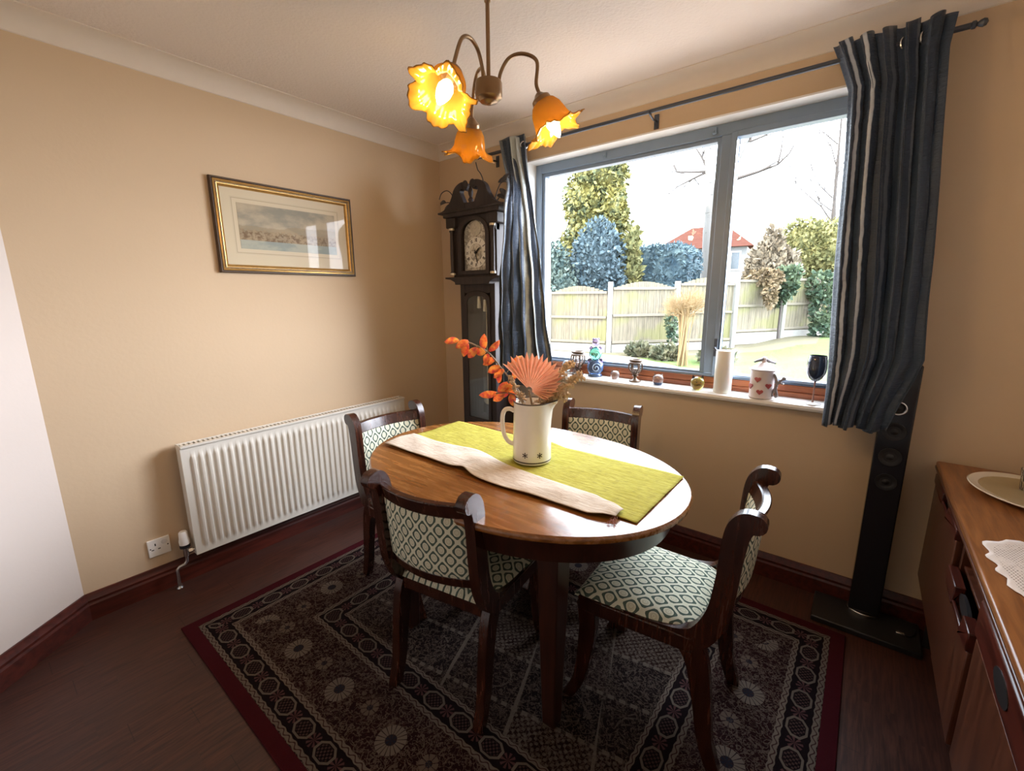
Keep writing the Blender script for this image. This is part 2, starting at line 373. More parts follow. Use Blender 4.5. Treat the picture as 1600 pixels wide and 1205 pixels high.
# ------------------------------------------------------------------ rug
RX0, RX1, RY0, RY1 = .395, 2.605, -1.945, -.265
def rug_material():
    g = G('persian_rug_pile', .95, spec=.1); x, y, z = g.xyz()
    hx, hy = (RX1-RX0)/2, (RY1-RY0)/2
    dx = hx-x.abs(); dy = hy-y.abs(); d = dx.min(dy); hor = dy.lt(dx); s = hor*x+(1-hor)*y
    nz = g.noise(55, None, 2, .5, .6); vine = (nz-.5).abs().lt(.030)
    nz2 = g.noise(34, None, 2, .5, 1.2); vine = vine.max((nz2-.5).abs().lt(.021))
    dots = g.voro(70).lt(.18)
    BG, RED, BEI, TAN, BLU = (.004,.0015,.002), (.034,.003,.006), (.125,.102,.083), (.098,.073,.058), (.010,.013,.022)
    c = g.mix(g.noise(9).smooth(.4,.6)*.6, BG, (.014,.004,.0045))
    wide = d.between(.163, .38)
    c = g.mix(wide*.6, c, (.018,.004,.005))
    c = g.mix(vine*.75, c, TAN); c = g.mix(dots*.35, c, (.07,.025,.022))
    # field compartments
    br = d.gt(.49); cx_ = (x+y*.35)/.30; cy_ = (y-x*.18)/.20
    ce = (cx_.cell(1.0).abs().gt(.475)).max(cy_.cell(1.0).abs().gt(.462)); rnd = g.white(g.vec((cx_+.5).floor(), (cy_+.5).floor(), 0.0))
    fine = (x*260).sin()*(y*260).sin(); ck = fine.gt(.25)*rnd.gt(.6)
    fieldc = g.mix(ck*.5, g.mix(vine.max(dots*.6)*.6, g.mix(rnd, (.006,.003,.0035), (.014,.005,.004)), TAN), BEI)
    pr = (cx_.cell(1.0)*cx_.cell(1.0)*5+cy_.cell(1.0)*cy_.cell(1.0)*5).sqrt()
    fieldc = g.mix(pr.between(.68,.73)*nz.gt(.45)*.35, fieldc, BEI)
    edge_n = (x*150+y*60).sin().gt(-.2)
    fieldc = g.mix(ce*(edge_n*.6+.1), fieldc, BEI)
    c = g.mix(br, c, fieldc)
    # octagon guard bands
    for lo, hi, per in ((.068,.145,.128), (.398,.475,.132)):
        mid = (lo+hi)/2; t = (d-mid).abs()/.030; q = s.cell(per).abs()/.042
        oc = t.max(q).max((t+q)*.70)
        ing = d.between(lo, hi); c = g.mix(ing, c, (.005,.002,.003))
        hatch = ((s*420).sin()*(d*420).sin()).gt(.1)
        c = g.mix(ing*oc.lt(.72)*hatch*.5, c, (.09,.05,.045)); c = g.mix(ing*oc.between(.80, 1.02)*.8, c, BEI)
        sx = (s+per/2).cell(per); ty = d-mid; r = (sx*sx+ty*ty).sqrt(); an = ty.atan2(sx)
        st = r.lt(.024)*((an*8).sin().gt(.0)); c = g.mix(ing*st*.6, c, (.11,.05,.05))
    # rosettes in the wide band
    mid = .272
    for off, per, R in ((0.0, .30, .050), (.15, .30, .030)):
        sx = (s+off).cell(per); ty = d-mid+(.015 if off == 0 else -.01); r = (sx*sx+ty*ty).sqrt(); an = ty.atan2(sx)
        pet = (an*(9 if off == 0 else 4)).sin().abs()
        lim = wide*r.lt(R)
        c = g.mix(lim*(.9 if off == 0 else .4), c, (.02,.012,.015))
        c = g.mix(lim*r.gt(R*.38)*pet.gt(.30)*.95, c, BEI if off == 0 else TAN)
        c = g.mix(lim*r.lt(R*.34)*((an*6).sin().gt(0)), c, BLU)
    # white guard stripes with a squiggle
    for m, hw in ((.059,.009), (.154,.009), (.389,.009), (.4825,.0075)):
        wv = (s*170).sin()*.0035; on = (d-m+wv*.5).abs().lt(hw); c = g.mix(on*.9, c, BEI)
        c = g.mix(((d-m)+(s*170).sin()*hw*.55).abs().lt(hw*.22), c, (.03,.012,.012))
    c = g.mix(d.lt(.048), c, g.mix(g.noise(40), (.048,.004,.007), RED))
    g.base(c); g.bump(g.noise(500, None, 2), .5, .003); return g.m
rug = MB().prism([(-(RX1-RX0)/2, -(RY1-RY0)/2), ((RX1-RX0)/2, -(RY1-RY0)/2), ((RX1-RX0)/2, (RY1-RY0)/2), (-(RX1-RX0)/2, (RY1-RY0)/2)], lambda u,v,t:(u,v,t), 0, .009)
tag(build('rug', rug, rug_material(), bevel=.003, loc=((RX0+RX1)/2, (RY0+RY1)/2, .0005)), 'large dark red persian rug with cream border stripes under the dining table', 'rug')
FLZ = .0105   # top of the rug

# ------------------------------------------------------------------ dining table
TX, TY, TA, TB_ = 1.51, -1.058, .655, .472
def ell(a, b, n=96, p=2.1):
    out = []
    for i in range(n):
        t = 2*PI*i/n; c, s = math.cos(t), math.sin(t)
        out.append((a*math.copysign(abs(c)**(2/p), c), b*math.copysign(abs(s)**(2/p), s)))
    return out
tb = thing('dining_table', 'oval wooden dining table on four square legs standing on the rug', 'table', (TX, TY, FLZ))
def rings(levels, n=96, capb=True):
    m = MB(); 
    for (a, b, z) in levels: m.v += [(x, y, z) for x, y in ell(a, b, n)]
    k = len(levels)
    for j in range(k-1): m.f += [(j*n+i, j*n+(i+1) % n, (j+1)*n+(i+1) % n, (j+1)*n+i) for i in range(n)]
    m.f += [tuple(range(n-1,-1,-1)), tuple(range((k-1)*n, k*n))]; return m
zt = .75-FLZ
build('tabletop', rings([(TA-.012,TB_-.012,zt-.024),(TA-.002,TB_-.002,zt-.020),(TA,TB_,zt-.012),(TA-.001,TB_-.001,zt-.005),(TA-.006,TB_-.006,zt)]), M['table'], tb, smooth=40)
build('apron', rings([(TA-.065,TB_-.060,zt-.115),(TA-.060,TB_-.055,zt-.112),(TA-.040,TB_-.036,zt-.040),(TA-.030,TB_-.026,zt-.0245)]), M['table_dark'], tb, smooth=40)
for sx in (-1, 1):
    for sy in (-1, 1):
        m = MB(); L = [(.036, zt-.03), (.036, zt-.2), (.023, 0)]
        for h, z in L: m.v += [(sx*.355+dx*h, sy*.265+dy*h, z) for dx, dy in ((-1,-1),(1,-1),(1,1),(-1,1))]
        for j in range(2): m.f += [(j*4+i, j*4+(i+1) % 4, j*4+4+(i+1) % 4, j*4+4+i) for i in range(4)]
        m.f += [(3,2,1,0), (8,9,10,11)]
        build('leg', m, M['table_dark'], tb, bevel=.004)

# ------------------------------------------------------------------ dining chairs
def ribbon(center, widths, n=5):
    """side outline (y,z) of a curved plank with round ends"""
    P = smooth_path([(a, b, 0) for a, b in center], n); N = len(P); W = []
    k = len(widths)-1
    for i in range(N):
        t = i/(N-1)*k; j = min(int(t), k-1); W.append(widths[j]+(widths[j+1]-widths[j])*(t-j))
    L, R = [], []
    for i in range(N):
        t = (P[min(i+1,N-1)]-P[max(i-1,0)]).normalized(); nn = Vector((-t.y, t.x, 0))
        L.append(P[i]+nn*W[i]/2); R.append(P[i]-nn*W[i]/2)
    t = (P[-1]-P[-2]).normalized(); cap = []
    nn = Vector((-t.y, t.x, 0)); r = W[-1]/2
    for q in range(1, 8):
        a = PI/2-PI*q/8; cap.append(P[-1]+nn*r*math.sin(a)+t*r*math.cos(a))
    out = R+[c for c in cap[::-1]]+L[::-1]
    return [(p.x, p.y) for p in out]
def make_chair(label):
    t = thing('dining_chair', label, 'chair', group='green diamond patterned dining chairs')
    t.scale = (1, 1.07, 1)
    XS = .182; TH = .017
    post = ribbon([(.06,.395),(-.06,.392),(-.145,.415),(-.190,.50),(-.205,.60),(-.212,.70),(-.220,.768),(-.236,.800),(-.254,.803)], [.040,.056,.064,.058,.054,.052,.056,.058,.056,.054])
    rleg = ribbon([(-.125,.40),(-.155,.33),(-.176,.2),(-.190,.09),(-.216,.003)], [.075,.060,.048,.041,.036])
    rleg = [(y, max(z, 0)) for y, z in rleg]
    fleg = ribbon([(.165,.39),(.160,.30),(.168,.2),(.185,.09),(.222,.003)], [.062,.054,.046,.038,.032])
    fleg = [(y, max(z, 0)) for y, z in fleg]
    for s in (-1, 1):
        build('back_post', MB().prism(post, lambda u,v,q,s=s:(s*XS+q, u, v), -TH, TH), M['chair'], t, bevel=.007, seg=3)
        build('rear_leg', MB().prism(rleg, lambda u,v,q,s=s:(s*(XS-.002)+q, u, v), -.0165, .0165), M['chair'], t, bevel=.004)
        build('front_leg', MB().prism(fleg, lambda u,v,q,s=s:(s*.192+q, u, v), -.018, .018), M['chair'], t, bevel=.004)
        fr_ = MB().prism([(s*.165,-.14),(s*.199,-.14),(s*.213,.19),(s*.18,.19)] if s > 0 else [(s*.199,-.14),(s*.165,-.14),(s*.18,.19),(s*.213,.19)], lambda u,v,q:(u,v,q), .362, .412)
        build('side_rail', fr_, M['chair'], t, bevel=.004)
    build('front_rail', B((-.185,.168,.362),(.185,.196,.412)), M['chair'], t, bevel=.004)
    build('rear_rail', B((-.17,-.165,.362),(.17,-.14,.412)), M['chair'], t, bevel=.004)
    # upholstered seat: trapezoid with soft crown
    def seat(u, v):
        a, b = u*2-1, v*2-1
        hw = .204+.010*b; x = a*hw; y = .018+b*.185
        e = 1-max(abs(a), abs(b)); k = (1-abs(a)**6)*(1-abs(b)**6); cr = (1-a*a)*(1-b*b)
        return (x*(1-.02*(1-k)), y, .408+.034*k**.6+.016*cr)
    sm = MB().grid(seat, 28, 28)
    sm.grid(lambda u,v:((u*2-1)*.19, .018+(v*2-1)*.175, .402), 1, 1, True)
    build('seat', sm, M['fab_seat'], t, smooth=60)
    BOW = .036
    def arc(u): return -BOW*(1-u*u)
    def rail(z0, z1, y0, y1, th):
        m = MB(); n = 20; vs = []
        for i in range(n+1):
            u = -1+2*i/n; x = u*(XS-.012); yb = arc(u)
            vs += [(x, y0+yb-th/2, z0), (x, y0+yb+th/2, z0), (x, y1+yb+th/2, z1), (x, y1+yb-th/2, z1)]
        fs = [(4*i+j, 4*i+(j+1) % 4, 4*i+4+(j+1) % 4, 4*i+4+j) for i in range(n) for j in range(4)]+[(0,1,2,3),(4*n+3,4*n+2,4*n+1,4*n)]
        return m.add(vs, fs)
    build('top_rail', rail(.735, .785, -.212, -.226, .024), M['chair'], t, bevel=.004)
    build('lower_rail', rail(.492, .528, -.186, -.192, .022), M['chair'], t, bevel=.004)
    def pan(sgn):
        def f(u, v):
            a, b = u*2-1, v*2-1; k = (1-abs(a)**8)*(1-abs(b)**8)
            return (a*(XS-.014), -.192-.020*v+arc(a)+sgn*(.010+.007*k), .526+.211*v)
        return f
    bp = MB().grid(pan(1), 24, 16).grid(pan(-1), 24, 16, True)
    build('back_panel', bp, M['fab_back'], t, smooth=60)
    return t
ch0 = make_chair('nearest dining chair with its green patterned back turned towards us')
def place(c, x, y, rz): c.location = (x, y, FLZ); c.rotation_euler = (0, 0, rz)
R_ = math.radians
place(ch0, 1.478, -1.291, R_(10))
dup(ch0, (2.077, -.985, FLZ), R_(90+3.5), 'dining chair at the right table end with its whole patterned seat showing')
dup(ch0, (1.544, -.566, FLZ), R_(190), 'far dining chair standing against the wall under the window sill')
dup(ch0, (.936, -1.071, FLZ), R_(-93.5), 'dining chair at the left table end in front of the radiator')

# ------------------------------------------------------------------ runner, jug and dried flowers
rn = thing('table_runner', 'lime green cloth runner with a folded cream side lying along the tabletop', 'table runner', (1.51, -1.03, .75))
def cloth_mat(name, c1, c2, c3):
    g = G(name, .9, spec=.1); x, y, z = g.xyz()
    st = g.noise(8, g.vec(x*1.2, y*16, 0.0), 4, .6); fn = g.noise(60, g.vec(x*.6, y*9, 0.0), 3)
    c = g.mix(st.smooth(.3,.7), c1, c2); c = g.mix(fn.smooth(.52,.64)*.75, c, c3); g.base(c); g.bump(g.noise(26, g.vec(x, y*2.5, 0.0), 4)+fn*.3, .5, .004); return g.m
M['lime'] = cloth_mat('lime_green_crinkle_cloth', (.33,.305,.04), (.47,.43,.095), (.16,.15,.04))
M['cream'] = cloth_mat('cream_crinkle_cloth', (.48,.41,.335), (.64,.58,.50), (.40,.28,.19))
rnd = random.Random(5)
def wr(x, y): return .0035*(1+math.sin(x*31+y*9)*math.sin(y*37+x*5))+.003*(1+math.sin(x*13-y*21))
def run(u, v):
    x = -.565+1.135*u; y0 = -.20+.0*u; y1 = .222-.013*u; y = y0+(y1-y0)*v
    z = .0025+.35*wr(x, y)
    if .80 < v and .36 < u < .56: z += .010*math.sin((u-.36)/.2*PI)*(v-.8)/.2
    return (x, y, z)
build('cloth', MB().grid(run, 90, 40), M['lime'], rn, smooth=80, solid=.0016)
def fold(u, v):
    x = -.572+1.085*u
    yn = -.222-.022*u+.014*math.exp(-((u-.43)/.035)**2)-.02*math.exp(-((u-.60)/.14)**2)+.03*max(0,(u-.93)/.07)
    yf = -.062-.070*u+.045*math.exp(-((u-.36)/.12)**2)-.03*max(0,(u-.9)/.1)
    y = yn+(yf-yn)*v
    z = .0085+.9*wr(x, y)*(.35+.65*math.sin(v*PI))+.012*math.exp(-((u-.46)/.04)**2)*(1-v)+.006*math.exp(-((u-.97)/.03)**2)
    return (x, y, z)
build('folded_side', MB().grid(fold, 100, 24), M['cream'], rn, smooth=80, solid=.0016)['label'] = 'cream folded-over side'
fg = MB()
for i in range(9):
    x = .505+.012*rnd.random(); y = -.205-.03*rnd.random()
    fg.tube([(x,y,.010),(x+.012*rnd.uniform(-1,1), y-.014, .006),(x+.02*rnd.uniform(-1,1), y-.03, .003)], .0009, 5)
build('loose_threads', fg, plain('reddish_thread', (.30,.12,.10), .9), rn)

JX, JY, JZ = 1.567, -1.025, .761
jg = thing('jug', 'tall cream enamel jug with two dark stars and a dark rim on the runner', 'jug', (JX, JY, JZ))
M['enamel'] = plain('cream_enamel', (.82,.79,.70), .22, var=.03, Coat_Weight=.4)
M['dark_line'] = plain('dark_brown_glaze', (.05,.035,.03), .4)
vdir = math.atan2(CAM.y-JY, CAM.x-JX); RTV = Vector((math.cos(YAW), -math.sin(YAW), 0))  # image right
body_prof = [(.062,.004),(.072,.002),(.0735,.010),(.0730,.06),(.0715,.14),(.0695,.20),(.0700,.232)]
inn = [(.0670,.232),(.0665,.2),(.068,.06),(.066,.012),(.001,.010)]
jb = MB(); n = 40; prof = [(.001,.004)]+body_prof+inn; sp = math.atan2(RTV.y, RTV.x)
for r, z in prof:
    for i in range(n):
        a = 2*PI*i/n; da = (a-sp+PI) % (2*PI)-PI
        k = math.exp(-(da/.30)**2)*max(0, (z-.175)/.057)**1.5; rr = r+.032*k*(r > .03)
        jb.v.append((rr*math.cos(a), rr*math.sin(a), z+.006*k))
for j in range(len(prof)-1): jb.f += [(j*n+i, j*n+(i+1) % n, (j+1)*n+(i+1) % n, (j+1)*n+i) for i in range(n)]
build('jug_body', jb, M['enamel'], jg, smooth=50)
rim = []
for i in range(48):
    a = 2*PI*i/48; da = (a-sp+PI) % (2*PI)-PI; k = math.exp(-(da/.30)**2); rr = .0685+.032*k; rim.append((rr*math.cos(a), rr*math.sin(a), .2325+.006*k))
build('dark_rim', MB().tube(rim, .0028, 8, closed=True), M['dark_line'], jg)
build('base_band', MB().lathe([(.0720,.0075),(.0743,.0085),(.0743,.0125),(.0720,.0135)], n=40, cap=False), M['dark_line'], jg)
hp = [(-RTV*r_+Vector((0,0,z))) for r_, z in ((.068,.195),(.085,.203),(.103,.198),(.112,.175),(.112,.130),(.104,.095),(.088,.072),(.070,.064))]
build('jug_handle', MB().tube(smooth_path(hp, 5), .0085, 10), M['enamel'], jg)
for da in (-.34, .42):
    a0 = vdir+da-.02; m = MB(); R = .0747
    for k in range(6):
        th = PI*k/6*2+PI/6
        p = []
        for q in (-.25, .25):
            aa = th+q; p.append((.0035*math.cos(aa), .0035*math.sin(aa)))
        tip = (.0115*math.cos(th), .0115*math.sin(th)); tl = (.010*math.cos(th+.22), .010*math.sin(th+.22)); tr_ = (.010*math.cos(th-.22), .010*math.sin(th-.22))
        poly = [p[0], tr_, tip, tl, p[1]]
        def on(u, v, t): 
            an = a0+u/R; rr = t; return (rr*math.cos(an), rr*math.sin(an), .040+v)
        m.prism(poly, on, R-.004, R)
    m.prism([(.0045*math.cos(2*PI*i/10), .0045*math.sin(2*PI*i/10)) for i in range(10)], on, R-.004, R)
    build('star', m, M['dark_line'], jg)

# orange palm fan
UP = Vector((0,0,1)); FWD = Vector((math.sin(YAW), math.cos(YAW), 0))
def pv(r, u, f=0): return RTV*r+UP*u+FWD*f
g = G('peach_dyed_palm', .8); x, y, z = g.xyz(); f = g.noise(14)

def thin(g, col, k=.5):
    tl = g.n('ShaderNodeBsdfTranslucent'); df = g.n('ShaderNodeBsdfDiffuse'); mx = g.n('ShaderNodeMixShader'); mx.inputs[0].default_value = k
    g.put(tl.inputs[0], col); g.put(df.inputs[0], col); g.t.links.new(df.outputs[0], mx.inputs[1]); g.t.links.new(tl.outputs[0], mx.inputs[2]); g.t.links.new(mx.outputs[0], g.out.inputs[0]); return g.m
M['palm'] = thin(g, g.mix(f, (.86,.56,.42), (.93,.68,.53)), .45)
pf = thing('palm_fan', 'peach pleated palm fan standing in the cream jug', 'dried leaf', (JX, JY, JZ+.08))
fm = MB(); NF = 21; c0 = pv(-.012, .198, -.012); prev = []
for i in range(2*NF+1):
    t = i/(2*NF); a = R_(-32)+R_(165)*(1-t)       # angle from image right
    ridge = (i % 2 == 0); L = (.142-.075*max(0, (t-.58)/.42)**1.1+.006*math.sin(i*2.1)) * (1.0 if ridge else .86)
    dpt = .005 if ridge else -.005
    dr = pv(math.cos(a), math.sin(a))
    prev.append((c0+dr*.012, c0+dr*L*.6+FWD*dpt*.8-FWD*.012, c0+dr*L+FWD*dpt-FWD*.03))
for i in range(len(prev)-1):
    A_, B_ = prev[i], prev[i+1]
    fm.add([*A_, *B_], [(0,3,4,1),(1,4,5,2)])
build('fan_blade', fm, M['palm'], pf, smooth=0, solid=.0012)
build('stem', MB().tube([c0, pv(.003,.12,.004), pv(-.01,-.03,.01), pv(-.012,-.062,.01)], .004, 8), plain('dry_brown_stem', (.28,.18,.09), .8), pf)
# leaf spray with orange leaves
def leaf(m, p, dr, L, W, nrm):
    dr = dr.normalized(); sd = dr.cross(nrm).normalized(); nn = sd.cross(dr)
    pts = []; K = 6
    for i in range(K+1):
        t = i/K; w_ = W*math.sin(PI*min(1, t*.92+.06))**.8*(1 if i < K else 0); c = p+dr*L*t+nn*(-.25*L*t*t)
        pts.append((c-sd*w_+nn*.15*w_, c, c+sd*w_+nn*.15*w_))
    vs = [q for tr in pts for q in tr]
    m.add(vs, [(3*i, 3*i+1, 3*i+4, 3*i+3) for i in range(K)]+[(3*i+1, 3*i+2, 3*i+5, 3*i+4) for i in range(K)])
g = G('autumn_leaf_red_orange', .55); f = g.noise(55, None, 3, .6)
M['leaf'] = thin(g, g.ramp(f, [(.36,(.70,.17,.18)),(.48,(.88,.30,.13)),(.62,(.96,.60,.20))]), .4)
M['stem'] = plain('grey_brown_stem', (.24,.19,.14), .8)
sprg = thing('leaf_spray', 'arching spray of red and orange leaves leaning left out of the jug', 'dried leaf', (JX, JY, JZ+.08))
sp_pts = smooth_path([pv(-.02,-.06), pv(-.026,.13), pv(-.056,.20), pv(-.112,.275), pv(-.16,.335), pv(-.216,.368), pv(-.26,.382)], 8)
sm_ = MB().tube(sp_pts, [.0032]*len(sp_pts), 7)
sp2 = smooth_path([pv(-.012,-.06,.012), pv(-.03,.12,.012), pv(-.06,.170,.01), pv(-.096,.185,0), pv(-.136,.185,-.01)], 8); sm_.tube(sp2, .0028, 7)
lf = [(-.335,.37,-1,.05,.060),(-.30,.365,-.3,-1,.055),(-.292,.37,-.7,-.3,.05),(-.255,.345,-.8,-.9,.05),(-.225,.335,.0,1,.055),(-.20,.33,.8,.6,.055),(-.17,.30,-.9,-.3,.055),(-.15,.275,-.9,-.5,.05),
      (-.13,.262,-.9,-.6,.055),(-.10,.262,.9,1.1,.062),(-.085,.225,.3,1,.05),(-.145,.245,-.5,-1,.04),(-.115,.215,-.7,-.7,.052),(-.12,.20,-.2,-1,.055),(-.085,.19,-.9,.2,.045),(-.10,.195,.3,-1,.05),
      (-.165,.17,-1,-.2,.068),(-.13,.172,-.6,-.5,.06),(-.12,.175,.3,.8,.045),(-.10,.168,.2,-.8,.045),(-.20,.32,-.5,-1,.045),(-.215,.325,-.9,.2,.045)]
for i, (a, b, da, db, L) in enumerate(lf):
    a *= .8; b += .012; m = MB(); p = pv(a, b, rnd.uniform(-.012,.012)); leaf(m, p, pv(da, db, rnd.uniform(-.4,.3)), L*1.05, .0155, (-FWD+RTV*rnd.uniform(-.7,.7)+UP*rnd.uniform(-.4,.7)))
    build('leaf', m, M['leaf'], sprg, smooth=80, solid=.0008)
    q = min(sp_pts+sp2, key=lambda c: (c-p).length); sm_.tube([q, (p+q)/2+UP*.003, p], .0014, 5)
build('stem', sm_, M['stem'], sprg)
# brown seed plumes
def plume(m, path, n, spread, size):
    P = smooth_path(path, 8)
    m.tube(P, .002, 6)
    for i in range(n):
        t = rnd.random()**.8; c = P[min(int((.3+.7*t)*(len(P)-1)), len(P)-1)]
        d = Vector((rnd.gauss(0,1), rnd.gauss(0,1), rnd.gauss(.3,1))).normalized()
        e = c+d*spread*(.35+.65*rnd.random())*(1.1-.55*t)
        m.tube([c, (c+e)/2+Vector((0,0,.004)), e], .0007, 4)
        for k in range(3):
            q = c+(e-c)*(.5+.25*k); m.ball(q, (size, size*.8, size*1.3), 6, 4)
g = G('brown_seed_heads', .85); f = g.noise(60); g.base(g.mix(f, (.40,.27,.16), (.70,.54,.36))); M['seed'] = g.m
for lab, paths in (('brown feathery seed plume leaning right out of the jug', [[pv(.015,-.06), pv(.03,.13), pv(.085,.22), pv(.15,.30)], [pv(.02,-.06), pv(.045,.13), pv(.11,.195), pv(.185,.25)], [pv(.02,-.06,.01), pv(.04,.13,.0), pv(.08,.165,0), pv(.135,.175,0)]]),
                   ('brown dried seed stalk standing between the leaf spray and the palm fan', [[pv(-.015,-.06,.0), pv(-.026,.13,-.0), pv(-.05,.18,-.02), pv(-.085,.255,-.02)]])):
    m = MB()
    for p in paths: plume(m, p, 110 if 'right' in lab else 70, .042 if 'right' in lab else .024, .0042 if 'right' in lab else .0036)
    st_ = MB().tube(smooth_path(paths[0][:2]+[paths[0][2]], 6), .0026, 6)
    o = thing('seed_plume', lab, 'dried plant', (JX, JY, JZ+.08)); build('seed_heads', m, M['seed'], o, smooth=50); build('stem', st_, M['stem'], o)

# ------------------------------------------------------------------ radiator with valve
RY_0, RY_1, RZ0, RZ1 = -1.778, -.490, .150, .706
rd = thing('radiator', 'long white ribbed panel radiator on the left wall', 'radiator', (0, RY_0, RZ0))
RL, RH = RY_1-RY_0, RZ1-RZ0
def corr(u, v):
    y = u*RL; z = v*RH; n = 38; m_ = .030
    e = min(1, max(0, (z-.035)/.012))*min(1, max(0, (RH-.05-z)/.012))
    k = (y-m_)/(RL-2*m_)
    ph = 0
    if 0 <= k <= 1:
        t = (k*n) % 1; ph = max(0, min(1, (abs(t-.5)-.17)/.15)); ph = 1-ph
    return (.092+.009*ph*e-.0, y, z)
rp = MB().grid(corr, 40*12, 40)
build('front_panel', rp, M['rad'], rd, smooth=50)
build('casing', MB().box((.030,0,0),(.091,.004,RH)).box((.030,RL-.004,0),(.091,RL,RH)).box((.088,0,0),(.0925,RL,.006)).box((.085,0,RH-.012),(.1005,RL,RH)).box((.030,0,0),(.034,RL,RH)), M['rad'], rd, bevel=.002)
gm = MB().box((.034,.004,RH-.012),(.040,RL-.004,RH-.002)).box((.080,.004,RH-.012),(.086,RL-.004,RH-.002))
for i in range(64): gm.box((.040,.012+i*(RL-.024)/64,RH-.010),(.080,.012+i*(RL-.024)/64+.009,RH-.003))
build('top_grille', gm, M['rad'], rd)
for yb in (.2, RL-.23): build('wall_bracket', B((.001,yb,.1),(.030,yb+.03,.45)), M['rad'], rd)
vl = thing('radiator_valve', 'white thermostatic valve with chrome pipe at the near end of the radiator', 'valve', (.06, -1.812, 0))
build('valve_head', MB().lathe([(.008,.212),(.021,.214),(.022,.232),(.019,.245),(.018,.275),(.014,.281),(.001,.282)], n=20), M['plastic'], vl)
build('collar', MB().lathe([(.015,.196),(.022,.198),(.022,.210),(.016,.213)], n=20), M['black'], vl)
build('valve_body', MB().lathe([(.010,.150),(.012,.152),(.012,.196)], n=16).tube([(0,0,.172),(0,.02,.172),(.004,.036,.172)], .009, 12).lathe([(.014,-.008),(.014,.008)], c=(0,.018,.172), n=6, M=Matrix.Rotation(PI/2, 3, 'X')), M['chrome'], vl)
build('pipe', MB().tube([(0,0,.152),(0,-.002,.125),(0,-.012,.112),(0,-.035,.108),(0,-.044,.098),(0,-.046,.08),(0,-.046,.001)], .0075, 10).lathe([(.012,.001),(.016,.004),(.012,.012)], c=(0,-.046,0), n=14), M['chrome'], vl)

# wall socket
sk = thing('wall_socket', 'white single switched plug socket low on the left wall', 'socket', (0, -1.898, .222))
build('face_plate', B((0,-.043,-.043),(.009,.043,.043)), M['plastic'], sk, bevel=.003)
build('pin_holes', MB().box((.0085,-.0165,.010),(.0094,-.0115,.022)).box((.0085,-.031,-.010),(.0094,-.021,-.0055)).box((.0085,-.006,-.010),(.0094,.004,-.0055)), M['black'], sk)
build('switch', MB().prism([(.0125*math.cos(a*PI/10), .0125*math.sin(a*PI/10)) for a in range(20)], lambda u,v,t:(t,.021+u,.020+v), .008, .0100).box((.0098,.014,.012),(.0125,.028,.028)), plain('switch_grey_white',(.7,.69,.68),.4), sk, bevel=.001)
for ys in (.033,-.034): build('screw', MB().lathe([(.003,.008),(.003,.0097),(.0005,.0099)], c=(0,ys,0), n=10, M=Matrix.Rotation(PI/2,3,'Y')), M['chrome'], sk)

# framed watercolour
PY0, PY1, PZ0, PZ1 = -1.482, -.744, 1.505, 1.952
pc = thing('framed_picture', 'gilt framed landscape watercolour hanging on the left wall above the radiator', 'picture', (0, (PY0+PY1)/2, (PZ0+PZ1)/2))
W2, H2 = (PY1-PY0)/2, (PZ1-PZ0)/2
g = G('gilt_frame', .35, .75); f = g.noise(40); g.base(g.mix(f, (.42,.24,.07), (.66,.42,.16))); M['gilt'] = g.m
M['gilt_dark'] = plain('dark_brown_frame_edge', (.06,.032,.015), .45)
def frame_ring(prof):
    m = MB(); k = len(prof)
    for d, x in prof:
        a, b = W2-d, H2-d
        m.v += [(x,-a,-b),(x,a,-b),(x,a,b),(x,-a,b)]
    m.f += [(j*4+i, j*4+(i+1) % 4, j*4+4+(i+1) % 4, j*4+4+i) for j in range(k-1) for i in range(4)]
    return m
build('frame_moulding', frame_ring([(.010,.012),(.012,.024),(.018,.026),(.022,.020),(.028,.019),(.033,.016),(.036,.018),(.040,.013),(.042,.008)]), M['gilt'], pc, smooth=30)
build('frame_outer_edge', frame_ring([(.004,.001),(0,.002),(0,.018),(.004,.024),(.009,.024),(.0105,.012)]), M['gilt_dark'], pc, smooth=30)
build('frame_inner_line', frame_ring([(.0225,.0192),(.0232,.0212),(.0268,.0212),(.0275,.0192)]), M['gilt_dark'], pc, smooth=30)
g = G('cream_mount_card', .5, spec=.2, Coat_Weight=.28, Coat_Roughness=.02); x, y, z = g.xyz()
dd = (y.abs()-.262).max((z-.008).abs()-.112); ln = (dd-.018).abs().lt(.0016)
g.base(g.mix(ln*.6+dd.between(.018,.026)*.15, (.60,.52,.37), (.33,.27,.18))); M['mount'] = g.m
build('mount', B((.004,-W2+.038,-H2+.038),(.009,W2-.038,H2-.038)), M['mount'], pc, smooth=0)
g = G('watercolour_paint', .5, spec=.2, Coat_Weight=.28, Coat_Roughness=.02); x, y, z = g.xyz(); z = z-.008
n1 = g.noise(7, g.vec(0.0, y, z*2.2), 5); n2 = g.noise(45, g.vec(0.0, y, z*1.2), 4, .65)
sky = g.mix(n1.smooth(.35,.65), (.25,.24,.19), (.44,.37,.26))
hill = (z+n1*.05-(y*9).sin()*.012).lt(.038); c = g.mix(hill*.55, sky, (.30,.235,.135))
town = (z+n2*.10).lt(.035)*(z.gt(-.066)); c = g.mix(town*n2.smooth(.42,.62)*.9, c, (.07,.04,.02)); c = g.mix(town*.25, c, (.40,.26,.13))
wat = z.lt(-.066+.0); c = g.mix(wat, c, g.mix(n1.smooth(.4,.6), (.26,.30,.27), (.38,.39,.32)))
g.base(c)
build('painting', B((.006,-.260,-.102),(.0100,.260,.118)), g.m, pc, smooth=0)

